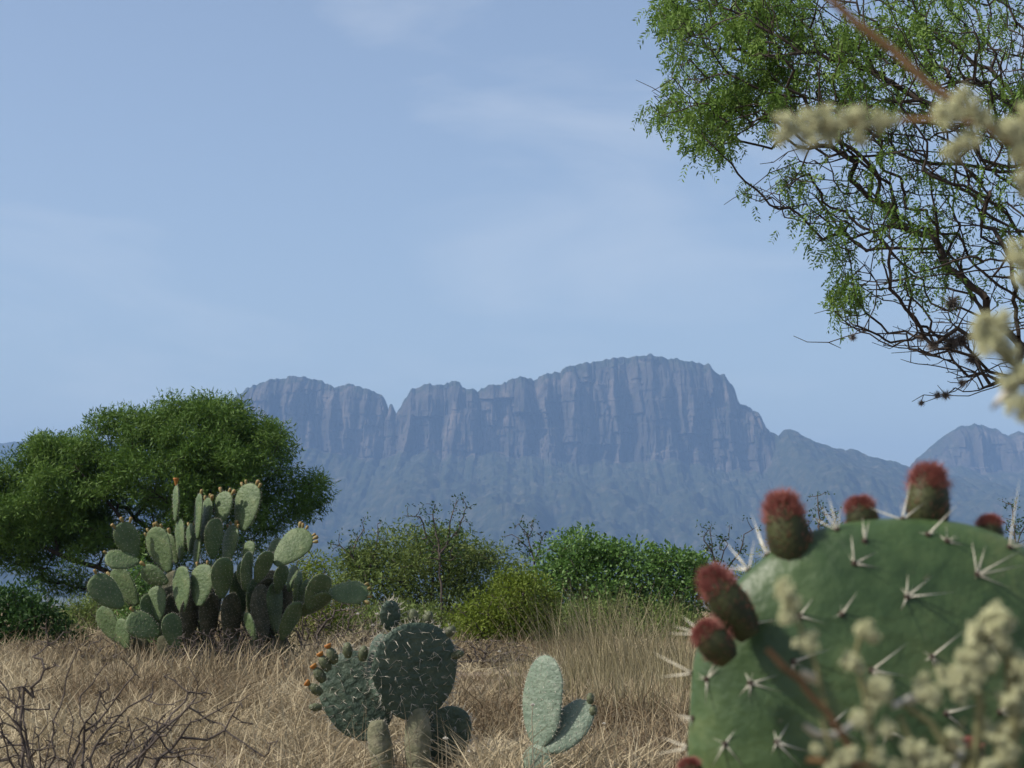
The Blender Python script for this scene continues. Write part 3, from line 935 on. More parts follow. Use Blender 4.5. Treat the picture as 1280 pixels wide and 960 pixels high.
def lathe(prof, segs):
    """closed body of revolution round Z from (radius, z) pairs; ends may have radius 0"""
    V = []
    for rr, z in prof:
        for k in range(segs):
            a = 2 * math.pi * k / segs
            V.append((rr * math.cos(a), rr * math.sin(a), z))
    n = len(prof)
    F = []
    for i in range(n - 1):
        for k in range(segs):
            F.append((i * segs + k, i * segs + (k + 1) % segs, (i + 1) * segs + (k + 1) % segs, (i + 1) * segs + k))
    return np.array(V), np.array(F)

def small_bud_mesh(name, L, R):
    v, f = lathe([(R * 0.45, 0), (R * 0.8, L * 0.3), (R, L * 0.65), (R * 0.86, L * 0.92), (R * 0.5, L), (0.0001, L * 0.96)], 8)
    return make_mesh(name, v, [f], True)
BUD_SMALL = small_bud_mesh('small_bud', 0.042, 0.014)
BUD_SMALL.materials.append(M_SMALLFRUIT)

def orient(pos, d, roll=0.0):
    q = Vector(d).to_track_quat('Z', 'Y').to_matrix().to_4x4()
    M = q @ Matrix.Rotation(roll, 4, 'Z')
    M.translation = Vector(pos)
    return M

def add_pad(root, rootloc, spec, dist, r, seed, mat, sp_space, sp_len, sp_r, sp_per, sp_mat, thick, buds=0, ob=0.6, rings=14, segs=20, lean=None, minyaw=18, ratio=0.66):
    bx, by, tx, ty, w, sgn, dd = spec[:7]
    d = dist + dd
    mpp = d / FPX
    Lpx = math.hypot(tx - bx, ty - by)
    true_w = max(w, ratio * Lpx)
    yaw = math.acos(min(1.0, max(0.08, (w - 0.15 * thick / mpp) / true_w)))
    yaw = max(yaw, math.radians(minyaw)) * (1 if sgn > 0 else -1)
    if lean is None:
        ln = (0.16 if sgn > 0 else -0.22) * Lpx * mpp
    else:
        ln = lean
    B = P(bx, by, d); T = P(tx, ty, d + ln)
    true_w = max(true_w, w / max(0.15, abs(math.cos(yaw)))) if abs(yaw) < math.radians(50) else true_w
    pad = Pad((T - B).length, true_w * mpp, thick, ob, seed, rings, segs)
    M = pad_matrix(B, T, yaw)
    Mi = Matrix.Translation(-Vector(rootloc)) @ M
    o = link('pad', pad.mesh('pad'), mat, root, Mi)
    p, n = pad.areoles(sp_space, r)
    sp = link('spines', spine_mesh('pad_spines', p, n, sp_per, sp_len, sp_r, r), sp_mat, o)
    sp['kind'] = 'stuff'
    for k in range(buds):
        f = 0.80 + 0.19 * (k + r.random() * 0.6) / max(1, buds)
        th = math.pi * (f - 0.02)
        side = 0.0 if k % 2 else math.pi
        q = pad.pt(np.array([th]), np.array([side]))[0]
        dirv = unit(np.array([q[0] * 1.0, 0, (q[2] - pad.L * 0.5) * 1.2]))
        b = link('fruit', BUD_SMALL, None, o, orient(q - dirv * 0.004, dirv + r.normal(0, 0.15, 3), r.random() * 6) @ Matrix.Scale(0.75 + 0.5 * r.random(), 4))
    return o, pad, M

# ---- the tall many-padded one
def build_tall_pear():
    r = np.random.default_rng(61)
    D = 15.4
    loc = P(262, 830, D); loc.z = gzf(loc.x, D) - 0.02
    t = thing('prickly_pear', 'tall prickly pear of many upright grey green pads in front of the mesquite tree', 'cactus', loc)
    #        base x,y   tip x,y   seen width, lit(+1)/turned away(-1), depth offset, buds
    pads = [(304, 664, 313, 604, 35, 1, 0.05, 4), (275, 655, 282, 614, 24, 1, 0.05, 3), (266, 699, 268, 648, 25, -1, -0.10, 0), (254, 677, 260, 622, 16, 1, 0.10, 3),
            (247, 674, 249, 617, 9, 1, -0.02, 1), (245, 712, 247, 672, 8, 1, 0.0, 0), (220, 652, 220, 607, 7, 1, 0.05, 0), (226, 700, 224, 649, 13, 1, 0.0, 0),
            (239, 692, 238, 655, 11, 1, 0.15, 2), (222, 704, 207, 667, 17, 1, 0.12, 2), (212, 715, 190, 660, 33, 1, -0.08, 5), (170, 697, 150, 654, 33, -1, -0.05, 3),
            (174, 703, 131, 697, 27, -1, -0.12, 1), (172, 756, 141, 712, 30, 1, 0.15, 3), (153, 759, 114, 722, 38, -1, -0.25, 1), (199, 793, 159, 772, 36, -1, -0.30, 1),
            (221, 812, 211, 767, 28, -1, -0.28, 0), (210, 728, 177, 712, 25, 1, -0.15, 1), (228, 766, 226, 708, 25, 1, -0.18, 0), (249, 758, 255, 705, 32, 1, -0.22, 3),
            (277, 748, 279, 697, 31, -1, -0.20, 0), (283, 708, 291, 656, 20, 1, 0.05, 4), (308, 705, 313, 676, 17, 1, -0.05, 0), (306, 738, 310, 690, 17, -1, -0.18, 0),
            (321, 728, 336, 689, 23, -1, -0.12, 0), (343, 706, 386, 664, 39, 1, -0.10, 6), (336, 704, 351, 673, 20, 1, 0.12, 1), (347, 742, 354, 706, 19, -1, 0.05, 0),
            (361, 740, 369, 707, 12, 1, 0.12, 0), (369, 756, 374, 715, 10, -1, 0.0, 0), (385, 762, 406, 718, 30, -1, -0.05, 0), (410, 742, 460, 740, 32, 1, 0.0, 4),
            (374, 765, 384, 724, 15, -1, 0.08, 0), (319, 800, 307, 766, 13, 1, -0.25, 0), (234, 806, 239, 744, 29, -1, -0.05, 0), (262, 804, 261, 742, 28, -1, 0.0, 0),
            (292, 812, 287, 742, 29, -1, 0.02, 0), (331, 802, 323, 732, 27, -1, -0.02, 0), (199, 776, 194, 733, 26, 1, -0.05, 0), (352, 800, 372, 752, 24, -1, -0.05, 0),
            (150, 803, 124, 760, 26, 1, -0.02, 0), (160, 812, 148, 774, 20, 1, -0.10, 0), (206, 802, 180, 744, 28, -1, 0.05, 0), (372, 770, 412, 742, 22, -1, 0.02, 0), (309, 740, 304, 700, 22, -1, 0.1, 0), (324, 796, 319, 722, 30, -1, 0.12, 0), (300, 778, 298, 712, 27, -1, 0.2, 0), (345, 790, 342, 728, 24, -1, 0.15, 0)]
    for i, s in enumerate(pads):
        s = s[:4] + (s[4] * (0.9 if s[4] > 12 else 1.0),) + s[5:]
        add_pad(t, loc, s, D, r, 200 + i, M_OLDSHADE if 34 <= i <= 37 else M_PAD, 0.034, 0.017, 0.0008, 3, M_SPINEGREY, 0.036, s[7])
    # added joints deeper inside the clump, coloured dark for the shade there
    for i in range(14):
        bx = 205 + 135 * r.random(); by = 770 + 35 * r.random()
        a = (bx - 265) / 260 + r.normal(0, 0.15)
        s = (bx, by, bx + 62 * math.sin(a), by - 62 * math.cos(a), 26 + 8 * r.random(), -1 if r.random() < 0.6 else 1, 0.10 + 0.45 * r.random())
        add_pad(t, loc, s, D, r, 260 + i, M_OLDSHADE, 0.034, 0.017, 0.0008, 3, M_SPINEGREY, 0.036, 0)
    # corky trunk joints, planted in the ground
    for k, (a, c, dd) in enumerate(((234, 240, 0.0), (262, 262, 0.05), (290, 292, 0.0), (320, 328, 0.05), (212, 200, -0.1), (160, 172, 0.0), (345, 356, 0.02))):
        B = P(262 + (a - 262) * 0.75, 834, D + dd); B.z = gzf(B.x, B.y) - 0.05
        T = P(c, 795, D + dd)
        pad = Pad((T - B).length, 0.15, 0.07, 0.1, 300 + k)
        link('trunk_joint', pad.mesh('trunk_joint'), M_OLDSHADE, t, Matrix.Translation(-loc) @ pad_matrix(B, T, 0.3))
    # flower on the tall narrow pad
    f = thing_part = None
    v, q = lathe([(0.008, 0), (0.014, 0.03), (0.022, 0.05), (0.026, 0.062), (0.012, 0.058), (0.0001, 0.05)], 9)
    o = link('flower', make_mesh('flower', v, [q], True), M_ORANGE, t, orient(P(220, 607, D + 0.10) - loc, (0, 0, 1)))
build_tall_pear()

# ---- the round-padded one in the grass
def bud_body(name, L, R, segs=16, rows=12, bumps=0.0, seed=0):
    th = np.linspace(0, 1, rows)
    prof = R * np.sin(math.pi * (0.13 + 0.80 * th)) ** 0.62
    V = []
    for i, t in enumerate(th):
        for k in range(segs):
            a = 2 * math.pi * (k + 0.5 * (i % 2)) / segs
            rr = prof[i] * (1 + bumps * (1 if (i + k) % 2 else -0.6))
            V.append((rr * math.cos(a), rr * math.sin(a), L * t))
    F = []
    for i in range(rows - 1):
        for k in range(segs):
            F.append((i * segs + k, i * segs + (k + 1) % segs, (i + 1) * segs + (k + 1) % segs, (i + 1) * segs + k))
    F2 = [list(range((rows - 1) * segs, rows * segs))]
    return make_mesh(name, V, [np.array(F), np.array(F2)], True), prof

MID_BUD, _ = bud_body('mid_bud', 0.050, 0.017, 10, 7, 0.06)
MID_BUD.materials.append(M_DARKBUD)
r_ = np.random.default_rng(3)
_p = []
_n = []
for k in range(26):
    t_ = r_.random(); a_ = r_.random() * 6.28
    _n.append((math.cos(a_), math.sin(a_), 0.5)); _p.append((0.015 * math.cos(a_), 0.015 * math.sin(a_), 0.012 + 0.036 * t_))
MID_BUD_SPINES = spine_mesh('mid_bud_spines', np.array(_p), unit(np.array(_n)), 2, 0.012, 0.0008, r_, 0.4)
MID_BUD_SPINES.materials.append(M_SPINEGREY)

def build_round_pear():
    r = np.random.default_rng(71)
    D = 7.0
    loc = P(505, 985, D); loc.z = gzf(loc.x, D) - 0.02
    t = thing('prickly_pear', 'squat prickly pear with big round dark pads and grey spines in the dry grass', 'cactus', loc)
    def pad(spec, mat, lean, **kw):
        return add_pad(t, loc, spec, D, r, int(spec[0]), mat, 0.036, 0.030, 0.0013, 4, M_SPINEGREY, kw.pop('thick', 0.042), 0, ob=kw.pop('ob', 0.12), rings=22, segs=30, lean=lean, ratio=0.5, **kw)
    pad((516, 900, 522, 778, 106, -1, 0.0), M_PADBLUE, -0.05, minyaw=14)
    pad((466, 924, 428, 816, 88, 1, 0.10), M_PADBLUE, 0.015, minyaw=12)
    pad((541, 958, 573, 884, 58, -1, 0.12), M_PADBLUE, -0.05)
    pad((490, 788, 486, 751, 26, -1, 0.0), M_PADBLUE, -0.03, thick=0.03)
    pad((474, 872, 478, 792, 34, 1, -0.02), M_PADBLUE, 0.03, thick=0.04)      # lit joint seen edge-on beside the big round pad
    for bx, tx, ty, w in ((484, 471, 900, 30), (524, 522, 884, 34)):
        B = P(bx, 990, D); B.z = gzf(B.x, B.y) - 0.05
        T = P(tx, ty, D)
        pd = Pad((T - B).length, w * D / FPX, 0.085, 0.0, bx, 24, 24, 0.08, 0.5, 0.45)
        M = pad_matrix(B, T, 0.5)
        o = link('trunk_joint', pd.mesh('trunk_joint'), M_CORK, t, Matrix.Translation(-loc) @ M)
        p, n = pd.areoles(0.04, r)
        sp = link('spines', spine_mesh('trunk_spines', p, n, 3, 0.02, 0.0010, r), M_SPINEGREY, o); sp['kind'] = 'stuff'
    for (bx, by, tx, ty, sc) in ((517, 781, 516, 757, 1.15), (531, 782, 539, 762, 1.1), (555, 797, 568, 783, 1.1), (564, 820, 580, 816, 0.95), (435, 822, 434, 802, 1.1),
                                 (452, 826, 456, 806, 1.1), (402, 884, 388, 884, 0.9), (405, 852, 394, 836, 1.2), (411, 838, 402, 822, 1.2), (419, 829, 412, 812, 1.2), (402, 867, 388, 857, 1.1)):
        B = P(bx, by, D); T = P(tx, ty, D - 0.01)
        o = link('fruit', MID_BUD, None, t, Matrix.Translation(-loc) @ orient(B, T - B, r.random() * 6) @ Matrix.Scale(sc, 4))
        s = link('spines', MID_BUD_SPINES, None, o); s['kind'] = 'stuff'
    v, q = lathe([(0.010, 0), (0.017, 0.008), (0.024, 0.022), (0.020, 0.030), (0.008, 0.026), (0.0001, 0.02)], 9)
    me = make_mesh('flower', v, [q], True); me.materials.append(M_ORANGE)
    for (x, y, ax, ay) in ((394, 835, -0.57, 0.82), (387, 855, -0.81, 0.58), (402, 820, -0.49, 0.87), (411.5, 810, -0.38, 0.92)):
        link('flower', me, None, t, Matrix.Translation(-loc) @ orient(P(x, y + 1, D - 0.01), (ax, 0, ay), r.random() * 6) @ Matrix.Scale(0.6, 4))
build_round_pear()

# ---- the small pale one beside it
def build_pale_pear():
    r = np.random.default_rng(81)
    D = 6.6
    loc = P(668, 995, D); loc.z = gzf(loc.x, D) - 0.02
    t = thing('prickly_pear', 'small pale prickly pear with two smooth oval pads standing in reddish dry grass', 'cactus', loc)
    def pad(spec, lean, yawmin, ratio=0.66, ob=0.2):
        return add_pad(t, loc, spec, D, r, int(spec[0]), M_PADPALE, 0.020, 0.012, 0.0007, 3, M_SPINE, 0.026, 0, ob=ob, rings=20, segs=28, lean=lean, minyaw=yawmin, ratio=ratio)
    pad((675, 934, 682, 819, 49, 1, 0.0), 0.04, 38, 0.5, 0.1)
    pad((686, 940, 736, 878, 44, 1, -0.02), 0.02, 25, 0.6)
    B = P(668, 1000, D); B.z = gzf(B.x, B.y) - 0.05
    T = P(673, 930, D)
    pd = Pad((T - B).length, 50 * D / FPX, 0.035, 0.1, 5, 18, 24)
    o = link('pad', pd.mesh('pad'), M_PADPALE, t, Matrix.Translation(-loc) @ pad_matrix(B, T, 0.6))
    p, n = pd.areoles(0.02, r)
    s = link('spines', spine_mesh('pad_spines', p, n, 3, 0.012, 0.0007, r), M_SPINE, o); s['kind'] = 'stuff'
    for bx, by, tx, ty, sc in ((738, 880, 738, 866, 0.75), (740, 896, 743, 880, 0.8)):
        o = link('fruit', MID_BUD, None, t, Matrix.Translation(-loc) @ orient(P(bx, by, D - 0.02), P(tx, ty, D - 0.02) - P(bx, by, D - 0.02)) @ Matrix.Scale(sc, 4))
        s = link('spines', MID_BUD_SPINES, None, o); s['kind'] = 'stuff'
build_pale_pear()

# ------------------------------------------------------------------ the great pad close by, with red-tufted buds
def build_near_pear():
    r = np.random.default_rng(91)
    D = 1.85
    mpp = D / FPX
    loc = P(1150, 1600, D); loc.z = gzf(loc.x, loc.y) - 0.01
    t = thing('prickly_pear', 'great round prickly pear pad rimmed with red-tufted buds and long white spines', 'cactus', loc)
    B = P(1140, 1235, D + 0.06); T = P(1128, 648, D + 0.055)
    pad = Pad((T - B).length, 575 * mpp, 0.13, 0.06, 4, 56, 72, 0.016, 0.95, 0.84)
    M = pad_matrix(B, T, math.radians(-14))
    me = pad.mesh('great_pad')
    o = link('pad', me, M_PADNEAR, t, Matrix.Translation(-loc) @ M)
    bvh = BVHTree.FromPolygons([M @ v.co for v in me.vertices], [tuple(p.vertices) for p in me.polygons])
    cam_p = Vector((0, 0, CAM_H))
    def hit(px, py):
        q, n, i, d = bvh.ray_cast(cam_p, (P(px, py, D) - cam_p).normalized())
        if q is None:
            q, n, i, d = bvh.find_nearest(P(px, py, D + 0.05))
        if n.dot(cam_p - q) < 0 and (q - P(px, py, D)).length < 0:
            n = -n
        return q, n
    Mi = M.inverted()
    # spine clusters where the photograph shows them: (x, y, [(dx, dy) in photo pixels, ...])
    CL = [(1134, 746, [(52, 1), (25, -20), (-11, 20), (-3, -26)]), (1068, 704, [(31, 13), (28, -10), (-6, -30)]), (1222, 718, [(42, -20), (32, 24), (3, -28), (-12, -34), (50, -4)]),
          (1052, 768, [(20, -28)]), (1184, 676, [(16, 10), (-10, -4)]), (1160, 668, [(34, -25)]), (1262, 684, [(35, 0), (2, 10), (-5, -60)]), (1081, 676, [(4, -18), (-4, -24)]),
          (1128, 648, [(9, -32), (-38, 8), (28, -6)]), (1046, 662, [(-20, -22), (-8, -26), (6, -22), (-30, -6)]), (935, 712, [(-17, -22), (14, -26), (-24, 3), (-12, -3)]),
          (957, 692, [(-9, -36), (-6, -20), (12, -10)]), (934, 780, [(46, -2), (-2, 18)]), (890, 742, [(38, -3)]), (883, 849, [(9, 33), (28, -17), (16, -22)]), (858, 841, [(-28, -24), (14, 24), (-30, 6)]),
          (938, 854, [(35, -9), (-14, 18), (0, 22), (42, 12), (-6, -14)]), (992, 827, [(44, -14), (-4, 16), (2, 18)]), (906, 930, [(-13, 30), (32, 28), (16, -18)]), (971, 928, [(28, 27), (-7, 16), (14, -22), (40, 10), (-3, -16)]),
          (866, 898, [(26, 24), (-16, -4)]), (1165, 821, [(32, -30), (3, 18), (-12, 6)]), (1090, 838, [(36, -30), (8, 14), (44, 9)]), (1183, 892, [(38, -14), (26, 24)]), (868, 788, [(-28, -6), (-26, 6), (-14, -16)]),
          (1040, 905, [(30, 20), (20, -20)]), (1110, 915, [(34, 12), (-10, 22)]), (1235, 800, [(34, -12), (14, 28)]), (1250, 890, [(30, 14), (24, -24)]), (1290, 760, [(30, 8), (12, 28)]), (1000, 770, [(30, 12), (18, -22)]),
          (853, 935, [(-28, 8), (-22, -14), (10, 26)])]
    for cx, cy, dirs in CL:
        q, n = hit(cx, cy)
        A, E = [], []
        for dx, dy in dirs:
            k = 0.95 + 0.25 * r.random(); dx *= k; dy *= k
            L = math.hypot(dx, dy) * mpp
            q2 = q + (P(cx + dx, cy + dy, q.y) - P(cx, cy, q.y)) + n * L * (0.35 + 0.3 * r.random())
            A.append(q - n * 0.001); E.append(q2)
        for _ in range(3):                                   # short hidden bristles
            dv = Vector(rand_dirs(1, r)[0]) * 0.012 + n * 0.010
            A.append(q); E.append(q + dv)
        A = np.array([Mi @ a for a in A]); E = np.array([Mi @ e for e in E])
        rad = np.array([0.0010] * len(dirs) + [0.0004] * 3)
        v, f = spikes(A, E, 1.0, 5) if False else spikes(A, E, rad, 5)
        c = link('spine_cluster', make_mesh('spine_cluster', v, [f], True), M_SPINE, o)
        # dark woolly areole at the cluster's foot
        nl = (Mi.to_3x3() @ n).normalized()
        va, fa = lathe([(0.0001, -0.001), (0.0034, 0.0), (0.0028, 0.0014), (0.0014, 0.0022), (0.0001, 0.0025)], 9)
        link('areole', make_mesh('areole', va, [fa], True), M_AREOLE, o, orient(Mi @ q, nl))
    # plain areoles elsewhere, also on the far face
    p, n = pad.areoles(0.055, r)
    back = n[:, 1] < -0.2
    sp = link('spines', spine_mesh('back_spines', p[back], n[back], 3, 0.030, 0.0009, r), M_SPINE, o); sp['kind'] = 'stuff'
    # lower joints that carry it, planted in the ground
    B2 = P(1155, 2000, D); B2.z = gzf(B2.x, B2.y) - 0.04
    T2 = P(1142, 1250, D)
    pd = Pad((T2 - B2).length + 0.02, 0.34, 0.10, 0.1, 8, 24, 32)
    link('pad', pd.mesh('pad'), M_PADNEAR, t, Matrix.Translation(-loc) @ pad_matrix(B2, T2, 0.2))
    B3 = P(1190, 1420, D); T3 = P(1430, 790, D + 0.05)
    pd3 = Pad((T3 - B3).length, 300 * mpp, 0.07, 0.2, 9, 30, 40)
    M3 = pad_matrix(B3, T3, -0.3)
    link('pad', pd3.mesh('pad'), M_PADNEAR, t, Matrix.Translation(-loc) @ M3)
    # buds
    BL, BR = 0.070, 0.0185
    body, prof = bud_body('bud_body', BL, BR, 22, 22, 0.055)
    body.materials.append(M_BUD)
    base, tip, b2, t2 = [], [], [], []
    for k in range(1100):                                     # red tuft over the crown of the bud
        a = r.random() * 6.283
        t_ = 0.67 + 0.35 * r.random() ** 0.6
        i = min(len(prof) - 1, t_ * (len(prof) - 1))
        rr = float(np.interp(min(i, len(prof) - 1), np.arange(len(prof)), prof)) * (1.0 if t_ < 1 else math.sqrt(r.random()))
        if t_ >= 0.97:
            rr = BR * 0.45 * math.sqrt(r.random())
        z = BL * min(t_, 1.0)
        q = np.array([rr * math.cos(a), rr * math.sin(a), z])
        d = unit(np.array([math.cos(a) * (0.2 + 0.5 * rr / BR), math.sin(a) * (0.2 + 0.5 * rr / BR), 0.25 + 0.9 * (t_ - 0.5) * 1.6]) + r.normal(0, 0.28, 3))
        base.append(q); tip.append(q + d * (0.004 + 0.009 * r.random()))
    for k in range(150):                                     # short bristles down the sides
        a = r.random() * 6.283; t_ = 0.1 + 0.6 * r.random()
        rr = float(np.interp(t_ * (len(prof) - 1), np.arange(len(prof)), prof))
        q = np.array([rr * math.cos(a), rr * math.sin(a), BL * t_])
        d = unit(np.array([math.cos(a), math.sin(a), 0.7]) + r.normal(0, 0.25, 3))
        b2.append(q); t2.append(q + d * (0.004 + 0.005 * r.random()))
    v, f = spikes(np.array(base), np.array(tip), 0.00045)
    tuft = make_mesh('tuft', v, [f]); tuft.materials.append(M_BUDRED)
    v, f = spikes(np.array(b2), np.array(t2), 0.0004)
    side = make_mesh('side_bristles', v, [f]); side.materials.append(M_BUDRED)
    # (foot x, y, top x, y, width factor)
    for fx, fy, tx, ty, wd, dd in ((996, 716, 975, 622, 1.12, 0.045), (1160, 672, 1160, 586, 1.14, 0.07), (1084, 672, 1072, 624, 0.86, 0.07), (938, 796, 887, 716, 0.98, -0.01), (912, 826, 876, 783, 0.86, -0.03),
                                  (1238, 684, 1236, 646, 0.72, 0.075), (868, 982, 860, 950, 0.62, 0.0), (1296, 802, 1276, 778, 0.8, 0.03), (1210, 962, 1206, 925, 0.8, -0.06)):
        Bq = P(fx, fy, D + dd); Tq = P(tx, ty, D + dd)
        sc = (Tq - Bq).length / BL
        S = Matrix.Diagonal((wd, wd, sc, 1.0))
        b = link('fruit', body, None, t, Matrix.Translation(-loc) @ orient(Bq, Tq - Bq, r.random() * 6) @ S)
        k1 = link('tuft', tuft, None, b); k1['kind'] = 'stuff'
        k2 = link('bristles', side, None, b); k2['kind'] = 'stuff'
build_near_pear()

# ------------------------------------------------------------------ overhanging tree
def build_overhang():
    r = np.random.default_rng(101)
    D = 10.0
    base = P(1500, 897, D); base.z = gzf(base.x, D) - 0.03
    t = thing('mesquite_tree', 'overhanging mesquite with bare dark twigs and feathery green sprays against the sky', 'tree', base)
    s = Skeleton()
    def W(x, y, d=0.0):
        return tuple(P(x, y, D + d))
    s.limb([tuple(base), W(1492, 700), W(1478, 520), W(1455, 340)], 0.15, r, 0.01)
    limbs = [[(1455, 340, 0), (1330, 210, -.1), (1230, 150, -.2), (1150, 125, -.3), (1080, 84, -.3), (1000, 66, -.3), (940, 70, -.3), (885, 62, -.3), (835, 40, -.3)],
             [(1330, 210, -.1), (1250, 215, .1), (1180, 205, .2), (1120, 190, .3), (1060, 196, .3), (1000, 202, .4), (950, 226, .4), (905, 256, .4)],
             [(1455, 340, 0), (1350, 330, -.3), (1280, 336, -.5), (1200, 342, -.6), (1130, 350, -.6), (1096, 350, -.6), (1093, 385, -.6), (1078, 415, -.6), (1036, 428, -.6), (992, 420, -.6)],
             [(1350, 330, -.3), (1280, 290, -.2), (1200, 282, -.1), (1130, 292, 0), (1092, 318, 0), (1088, 350, 0), (1050, 380, 0), (1018, 392, 0)],
             [(1455, 340, 0), (1360, 390, .3), (1290, 402, .5), (1220, 406, .5), (1160, 416, .5), (1112, 436, .5), (1090, 428, .5)],
             [(1360, 390, .3), (1300, 440, .2), (1250, 455, .2), (1210, 476, .2), (1172, 495, .2), (1140, 502, .2)],
             [(1330, 210, -.1), (1250, 100, .3), (1170, 40, .5), (1100, 0, .6), (1020, -30, .6), (930, -40, .6)],
             [(1330, 210, -.1), (1300, 60, 0), (1230, -20, .1), (1180, -80, .1)],
             [(1455, 340, 0), (1400, 150, .5), (1350, 0, .7), (1330, -100, .8)],
             [(1230, 150, -.2), (1160, 175, -.4), (1080, 160, -.5), (1030, 172, -.5), (985, 190, -.5), (950, 205, -.5)],
             [(1280, 290, -.2), (1190, 245, .2), (1110, 240, .3), (1050, 262, .3), (1010, 275, .3)],
             [(1150, 125, -.3), (1060, 130, -.1), (990, 120, 0), (930, 135, 0), (870, 165, 0), (832, 120, 0), (795, 100, 0)],
             [(1000, 66, -.3), (930, 20, -.2), (870, 0, -.2), (830, -20, -.2)]]
    for l in limbs:
        s.limb([W(x, y, d) for x, y, d in l], 0.09, r, 0.012)
    def targets(poly, n, spread):
        p = sample_poly(poly, n, r)
        d = D + r.normal(0, spread, n)
        X, Z = pxz(p[:, 0], p[:, 1], d)
        return np.stack([X, d, Z], -1)
    R1 = [(1000, -60), (1420, -60), (1420, 420), (1280, 430), (1215, 425), (1150, 430), (1100, 345), (1050, 290), (1010, 235), (960, 230), (960, 120), (930, 60), (900, -20)]
    R2 = [(1130, 440), (1200, 405), (1330, 410), (1310, 470), (1240, 485), (1190, 503), (1150, 505), (1175, 470)]
    R3 = [(822, -40), (1000, -40), (1010, 100), (985, 140), (930, 178), (885, 186), (845, 175), (800, 118), (840, 92), (818, 40)]
    R4 = [(1010, 235), (1060, 290), (1095, 345), (1090, 400), (1050, 420), (1030, 370), (1045, 330), (1000, 280), (920, 250), (935, 225)]
    R5 = [(1080, 420), (1100, 405), (1200, 400), (1200, 440), (1120, 450)]
    R6 = [(1030, 30), (1100, 20), (1290, 30), (1400, 120), (1400, 300), (1290, 270), (1180, 230), (1080, 215), (1010, 150)]
    tg = np.concatenate([targets(R6, 900, 0.6), targets(R1, 1900, 0.55), targets(R2, 110, 0.25), targets(R3, 420, 0.35), targets(R4, 130, 0.35), targets(R5, 60, 0.3)])
    tips = s.grow(tg, 0.30, 0.065, r, 0.005, -0.02)
    # short thorny side twigs
    pick = r.integers(60, s.n, 900)
    th = s.pos[pick] + rand_dirs(900, r) * (0.02 + 0.05 * r.random(900))[:, None]
    for j, p in zip(pick, th):
        s.add(p, int(j))
    link('trunk', s.mesh('overhang_branches', 0.0017, 0.345, 0.12, 0.005), M_BARK, t, Matrix.Translation(-base))
    # leaf sprays, thick towards the tip of the crown, thin elsewhere
    tp = s.pos[tips]
    q = np.array([PX(p) for p in tp])
    dens = np.where(inside(R3, q[:, 0], q[:, 1]), 1.0, 0.0)
    for cx, cy, rad, a in ((1090, 130, 48, .8), (1180, 20, 75, .85), (1060, 30, 70, .8), (1170, 318, 50, .8), (1060, 240, 60, .6), (1050, 362, 26, .9), (1250, 30, 60, .6), (1130, 250, 60, .5), (1000, 232, 45, .6),
                           (1040, 285, 40, .7), (1255, 300, 55, .5), (1230, 230, 60, .4), (1140, 60, 70, .5), (1250, 120, 60, .3), (1340, 100, 140, .6), (1340, 300, 100, .5), (1105, 180, 40, .4), (985, 290, 25, .5), (930, 225, 20, .7)):
        dens = np.maximum(dens, a * np.clip(1.4 - np.hypot(q[:, 0] - cx, q[:, 1] - cy) / rad, 0, 1))
    dens = np.maximum(dens, np.where((q[:, 1] < 160) & (q[:, 0] > 990), 0.32, 0.0))
    cnt = (np.where(inside(R3, q[:, 0], q[:, 1]), 8.0, 6.5) * dens * np.clip(0.42 + 1.5 * fbm(tp[:, 0] * 4.5, tp[:, 2] * 4.5, tp[:, 1] * 3, 77, 2), 0, 2) * (0.4 + 1.2 * r.random(len(dens)))).astype(int)
    base_p = np.repeat(tp, cnt, 0) + r.normal(0, 0.035, (cnt.sum(), 3))
    L = len(base_p)
    d = unit(rand_dirs(L, r) * 0.8 + np.array([-0.15, 0, -0.75]))
    v, f, tn = feathers(base_p, d, 6, 0.055 + 0.040 * r.random(L), 0.028, 0.0095, r)
    k = link('crown', make_mesh('overhang_leaves', v, [f], False, tn), M_MESQ2, t, Matrix.Translation(-base))
    k['kind'] = 'stuff'
    return s
OVER = build_overhang()

# ball moss on its lower twigs
def ball_moss_mesh(seed):
    r = np.random.default_rng(seed)
    n = 260
    d0 = rand_dirs(n, r)
    bend = rand_dirs(n, r)
    A = d0 * 0.006
    Bm = d0 * 0.030 + bend * 0.008
    C = d0 * 0.045 + bend * 0.026
    A1, B1 = A, Bm
    v1, f1 = tubes(A1, B1, np.full(n, 0.0014), np.full(n, 0.0010), 3)
    v2, f2 = spikes(Bm, C, 0.0010)
    return make_mesh('ball_moss', np.concatenate([v1, v2]), [f1, f2 + len(v1)], False)
M_MOSS = noise_mat('ball_moss_grey', [(0.10, 0.085, 0.075), (0.20, 0.17, 0.15)], 50, 0.9)
MOSS = [ball_moss_mesh(i) for i in (1, 2, 3)]
for m in MOSS:
    m.materials.append(M_MOSS)
MP = OVER.pos[:OVER.n]
MQ = np.array([PX(p) for p in MP])
for i, (x, y, sc) in enumerate(((1192, 380, 1.0), (1166, 428, 0.8), (1190, 432, 1.3), (1206, 424, 1.1), (1150, 424, 0.75), (1158, 507, 0.4), (1188, 494, 0.6), (1170, 490, 0.5), (1212, 445, 1.0), (1063, 424, 0.45), (1200, 480, 0.55), (1078, 412, 0.4))):
    j = int(np.hypot(MQ[:, 0] - x, MQ[:, 1] - y).argmin())
    o = link('ball_moss', MOSS[i % 3], None, None, Matrix.Translation(Vector(MP[j])) @ Matrix.Rotation(i * 1.3, 4, 'X') @ Matrix.Scale(sc, 4))
    tag(o, 'grey brown ball of moss clinging to the lower twigs of the overhanging mesquite', 'moss', 'moss balls on the overhanging twigs')

